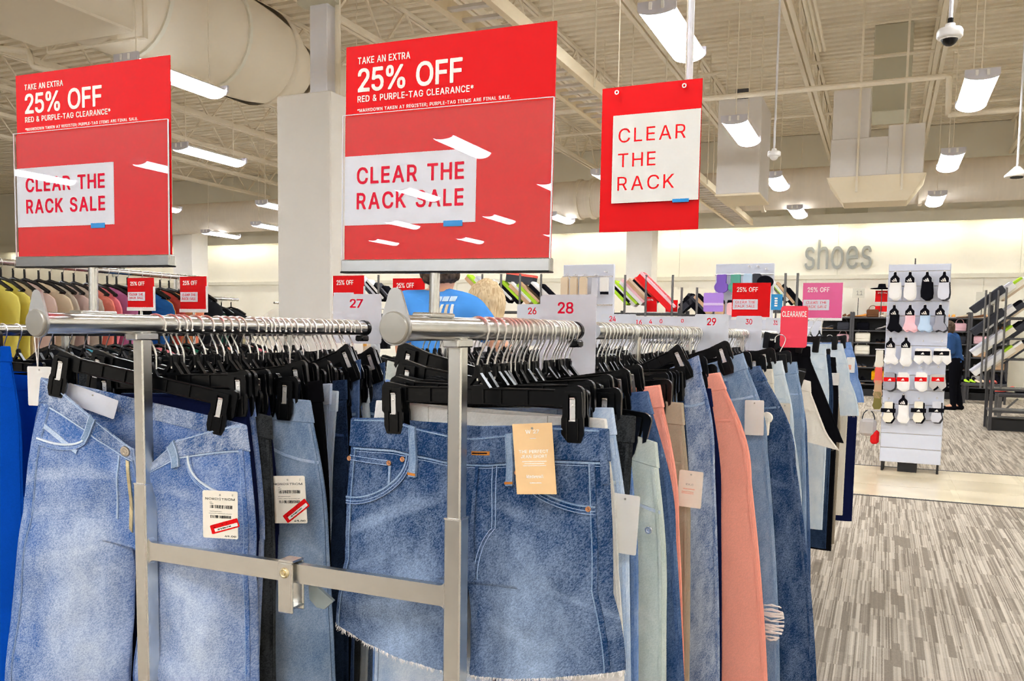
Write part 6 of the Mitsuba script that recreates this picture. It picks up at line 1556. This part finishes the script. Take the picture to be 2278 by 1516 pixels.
# the man in the blue shirt, seen from behind, leaning over the rack to his right
J = base_joints(w=.205)
def shift(J, names, d):
    for n_ in names: x, y, z, r = J[n_]; J[n_] = (x + d[0], y + d[1], z + d[2], r)
shift(J, ['sho_l', 'sho_r', 'chest', 'neck', 'head_low', 'head', 'nose', 'chin', 'ear_l', 'ear_r'], (0, .03, 0)); shift(J, ['neck', 'head_low', 'head', 'nose', 'chin', 'ear_l', 'ear_r'], (-.01, .04, -.015))
J['elb_r'] = (.30, .16, 1.20, .048); J['wri_r'] = (.34, .38, 1.18, .031); J['palm_r'] = (.35, .46, 1.17, .032)
x, y, z, r = J['sho_r']; 
J['sho_l'], J['sho_r'] = (.205, .03, 1.43, .07), (-.205, .02, 1.45, .07)
J['elb_l'] = (.33, .16, 1.22, .048); J['wri_l'] = (.36, .38, 1.16, .031); J['palm_l'] = (.37, .46, 1.15, .032)
J['elb_r'] = (-.30, .14, 1.18, .048); J['wri_r'] = (-.22, .36, 1.12, .031); J['palm_r'] = (-.20, .44, 1.11, .032)
hp = aty(966, 574, 4.45)
# local +y of the figure looks away from the camera; +x is the picture's right after the turn
k, M, sp_, sh = person('person in a bright blue t-shirt with white print, seen from behind under the large sign', (hp[0], 4.45, hp[2] - 1.70 * 1.1), -.10, J, 'mat_shirt_blue', 'mat_c_navy', 'mat_hair_brown', hair_cap(J['head'], .116, 0, .026, 3), scale=1.1)
def on_back(x0, x1, z0, z1, name_, mt, lift=.004):
    """A patch of print following the back of the shirt."""
    tr = trimesh.proximity.ProximityQuery(sh)
    nx, nz = max(2, int((x1 - x0) / .012) + 1), max(2, int((z1 - z0) / .012) + 1)
    X_, Z_ = np.meshgrid(np.linspace(x0, x1, nx), np.linspace(z0, z1, nz))
    o = np.stack([X_.ravel(), np.full(X_.size, -1.0), Z_.ravel()], 1)
    loc_, idx, _ = sh.ray.intersects_location(o, np.tile([0, 1.0, 0], (len(o), 1)), multiple_hits=False)
    P_ = o.copy(); P_[:, 1] = np.nan; P_[idx, 1] = loc_[:, 1] - lift
    if np.isnan(P_).any(): return
    part(sp_, name_, grid_mesh(P_.reshape(nz, nx, 3)), mt, to=M)
matte('mat_print_pale', 'c8dcf0')
for i in range(3): on_back(.02 + .050 * i, .064 + .050 * i, 1.468, 1.495, 'print', 'mat_print_pale')
for i in range(4): on_back(.045 + .034 * i, .063 + .034 * i, 1.392, 1.452, 'print', ('mat_print_pale', 'mat_c_cream', 'mat_c_beige', 'mat_c_white')[i])
# the blond person beside him
J = base_joints(w=.165)
shift(J, ['head_low', 'head', 'nose', 'chin', 'ear_l', 'ear_r'], (.0, .02, -.01))
hp = aty(1080, 676, 5.45)
person('person with long wavy blond hair, seen from behind right of the blue shirt', (hp[0], 5.45, hp[2] - 1.64 * 1.08), .15, J, 'mat_c_white', 'mat_c_blue', 'mat_hair_blond', hair_cap(J['head'], .124, .22, .016, 8), scale=1.08)
# the person in navy behind the sock stand
J = base_joints(w=.17)
shift(J, ['waist'], (0, .04, 0)); shift(J, ['chest', 'sho_l', 'sho_r'], (0, .10, -.02)); shift(J, ['neck', 'head_low', 'head', 'nose', 'chin', 'ear_l', 'ear_r'], (0, .17, -.05))
J['elb_l'] = (.21, .02, 1.13, .046); J['wri_l'] = (.18, .22, 1.02, .030); J['palm_l'] = (.16, .30, 1.01, .030); J['elb_r'] = (-.21, .04, 1.13, .046); J['wri_r'] = (-.18, .24, 1.02, .030); J['palm_r'] = (-.16, .32, 1.01, .030)
J['ankle_l'] = (.10, -.08, .09, .044); J['toe_l'] = (.11, .06, .035, .032)
ft = at(2122, 912, 2, 0)
person('person in a navy top and black trousers, half hidden behind the sock stand', (ft[0], ft[1], 0), 1.25, J, 'mat_navy_top', 'mat_c_black', 'mat_hair_brown', hair_cap(J['head'], .112, .05, .010, 5), sleeve_end=.98, scale=.97)

# ------------------------------------------------------------------ labels that count: places along a rail, then look-alikes from left to right
for row in {r[0] for r in RANK}:
    for i, (_, y, key, tpl) in enumerate(sorted([r for r in RANK if r[0] == row], key=lambda r: r[1])):
        if tpl: labels[key]['label'] = tpl.format(ordinal(i))
def centre(key):
    for k in [key] + [q for q in scene if q.startswith(key + '__')]:
        d = scene.get(k)
        if d and d.get('type') == 'ply':
            v = meshkit.WRITTEN[d['filename']][0]; p = (v.min(0) + v.max(0)) / 2
            return np.array(T(d['to_world']).matrix, float)[:3] @ np.r_[p, 1] if 'to_world' in d else p
same = {}
for key, d in labels.items():
    if d.get('category'): same.setdefault(d['label'], []).append(key)
for lab, keys in same.items():
    if len(keys) > 1:
        order = sorted(keys, key=lambda k: px_of(centre(k))[0])
        for i, k in enumerate(order):
            labels[k]['label'] = f'{lab}, {ordinal(i)} from the left' if len(keys) > 2 else f'{lab}, {"left" if i == 0 else "right"} one of two'
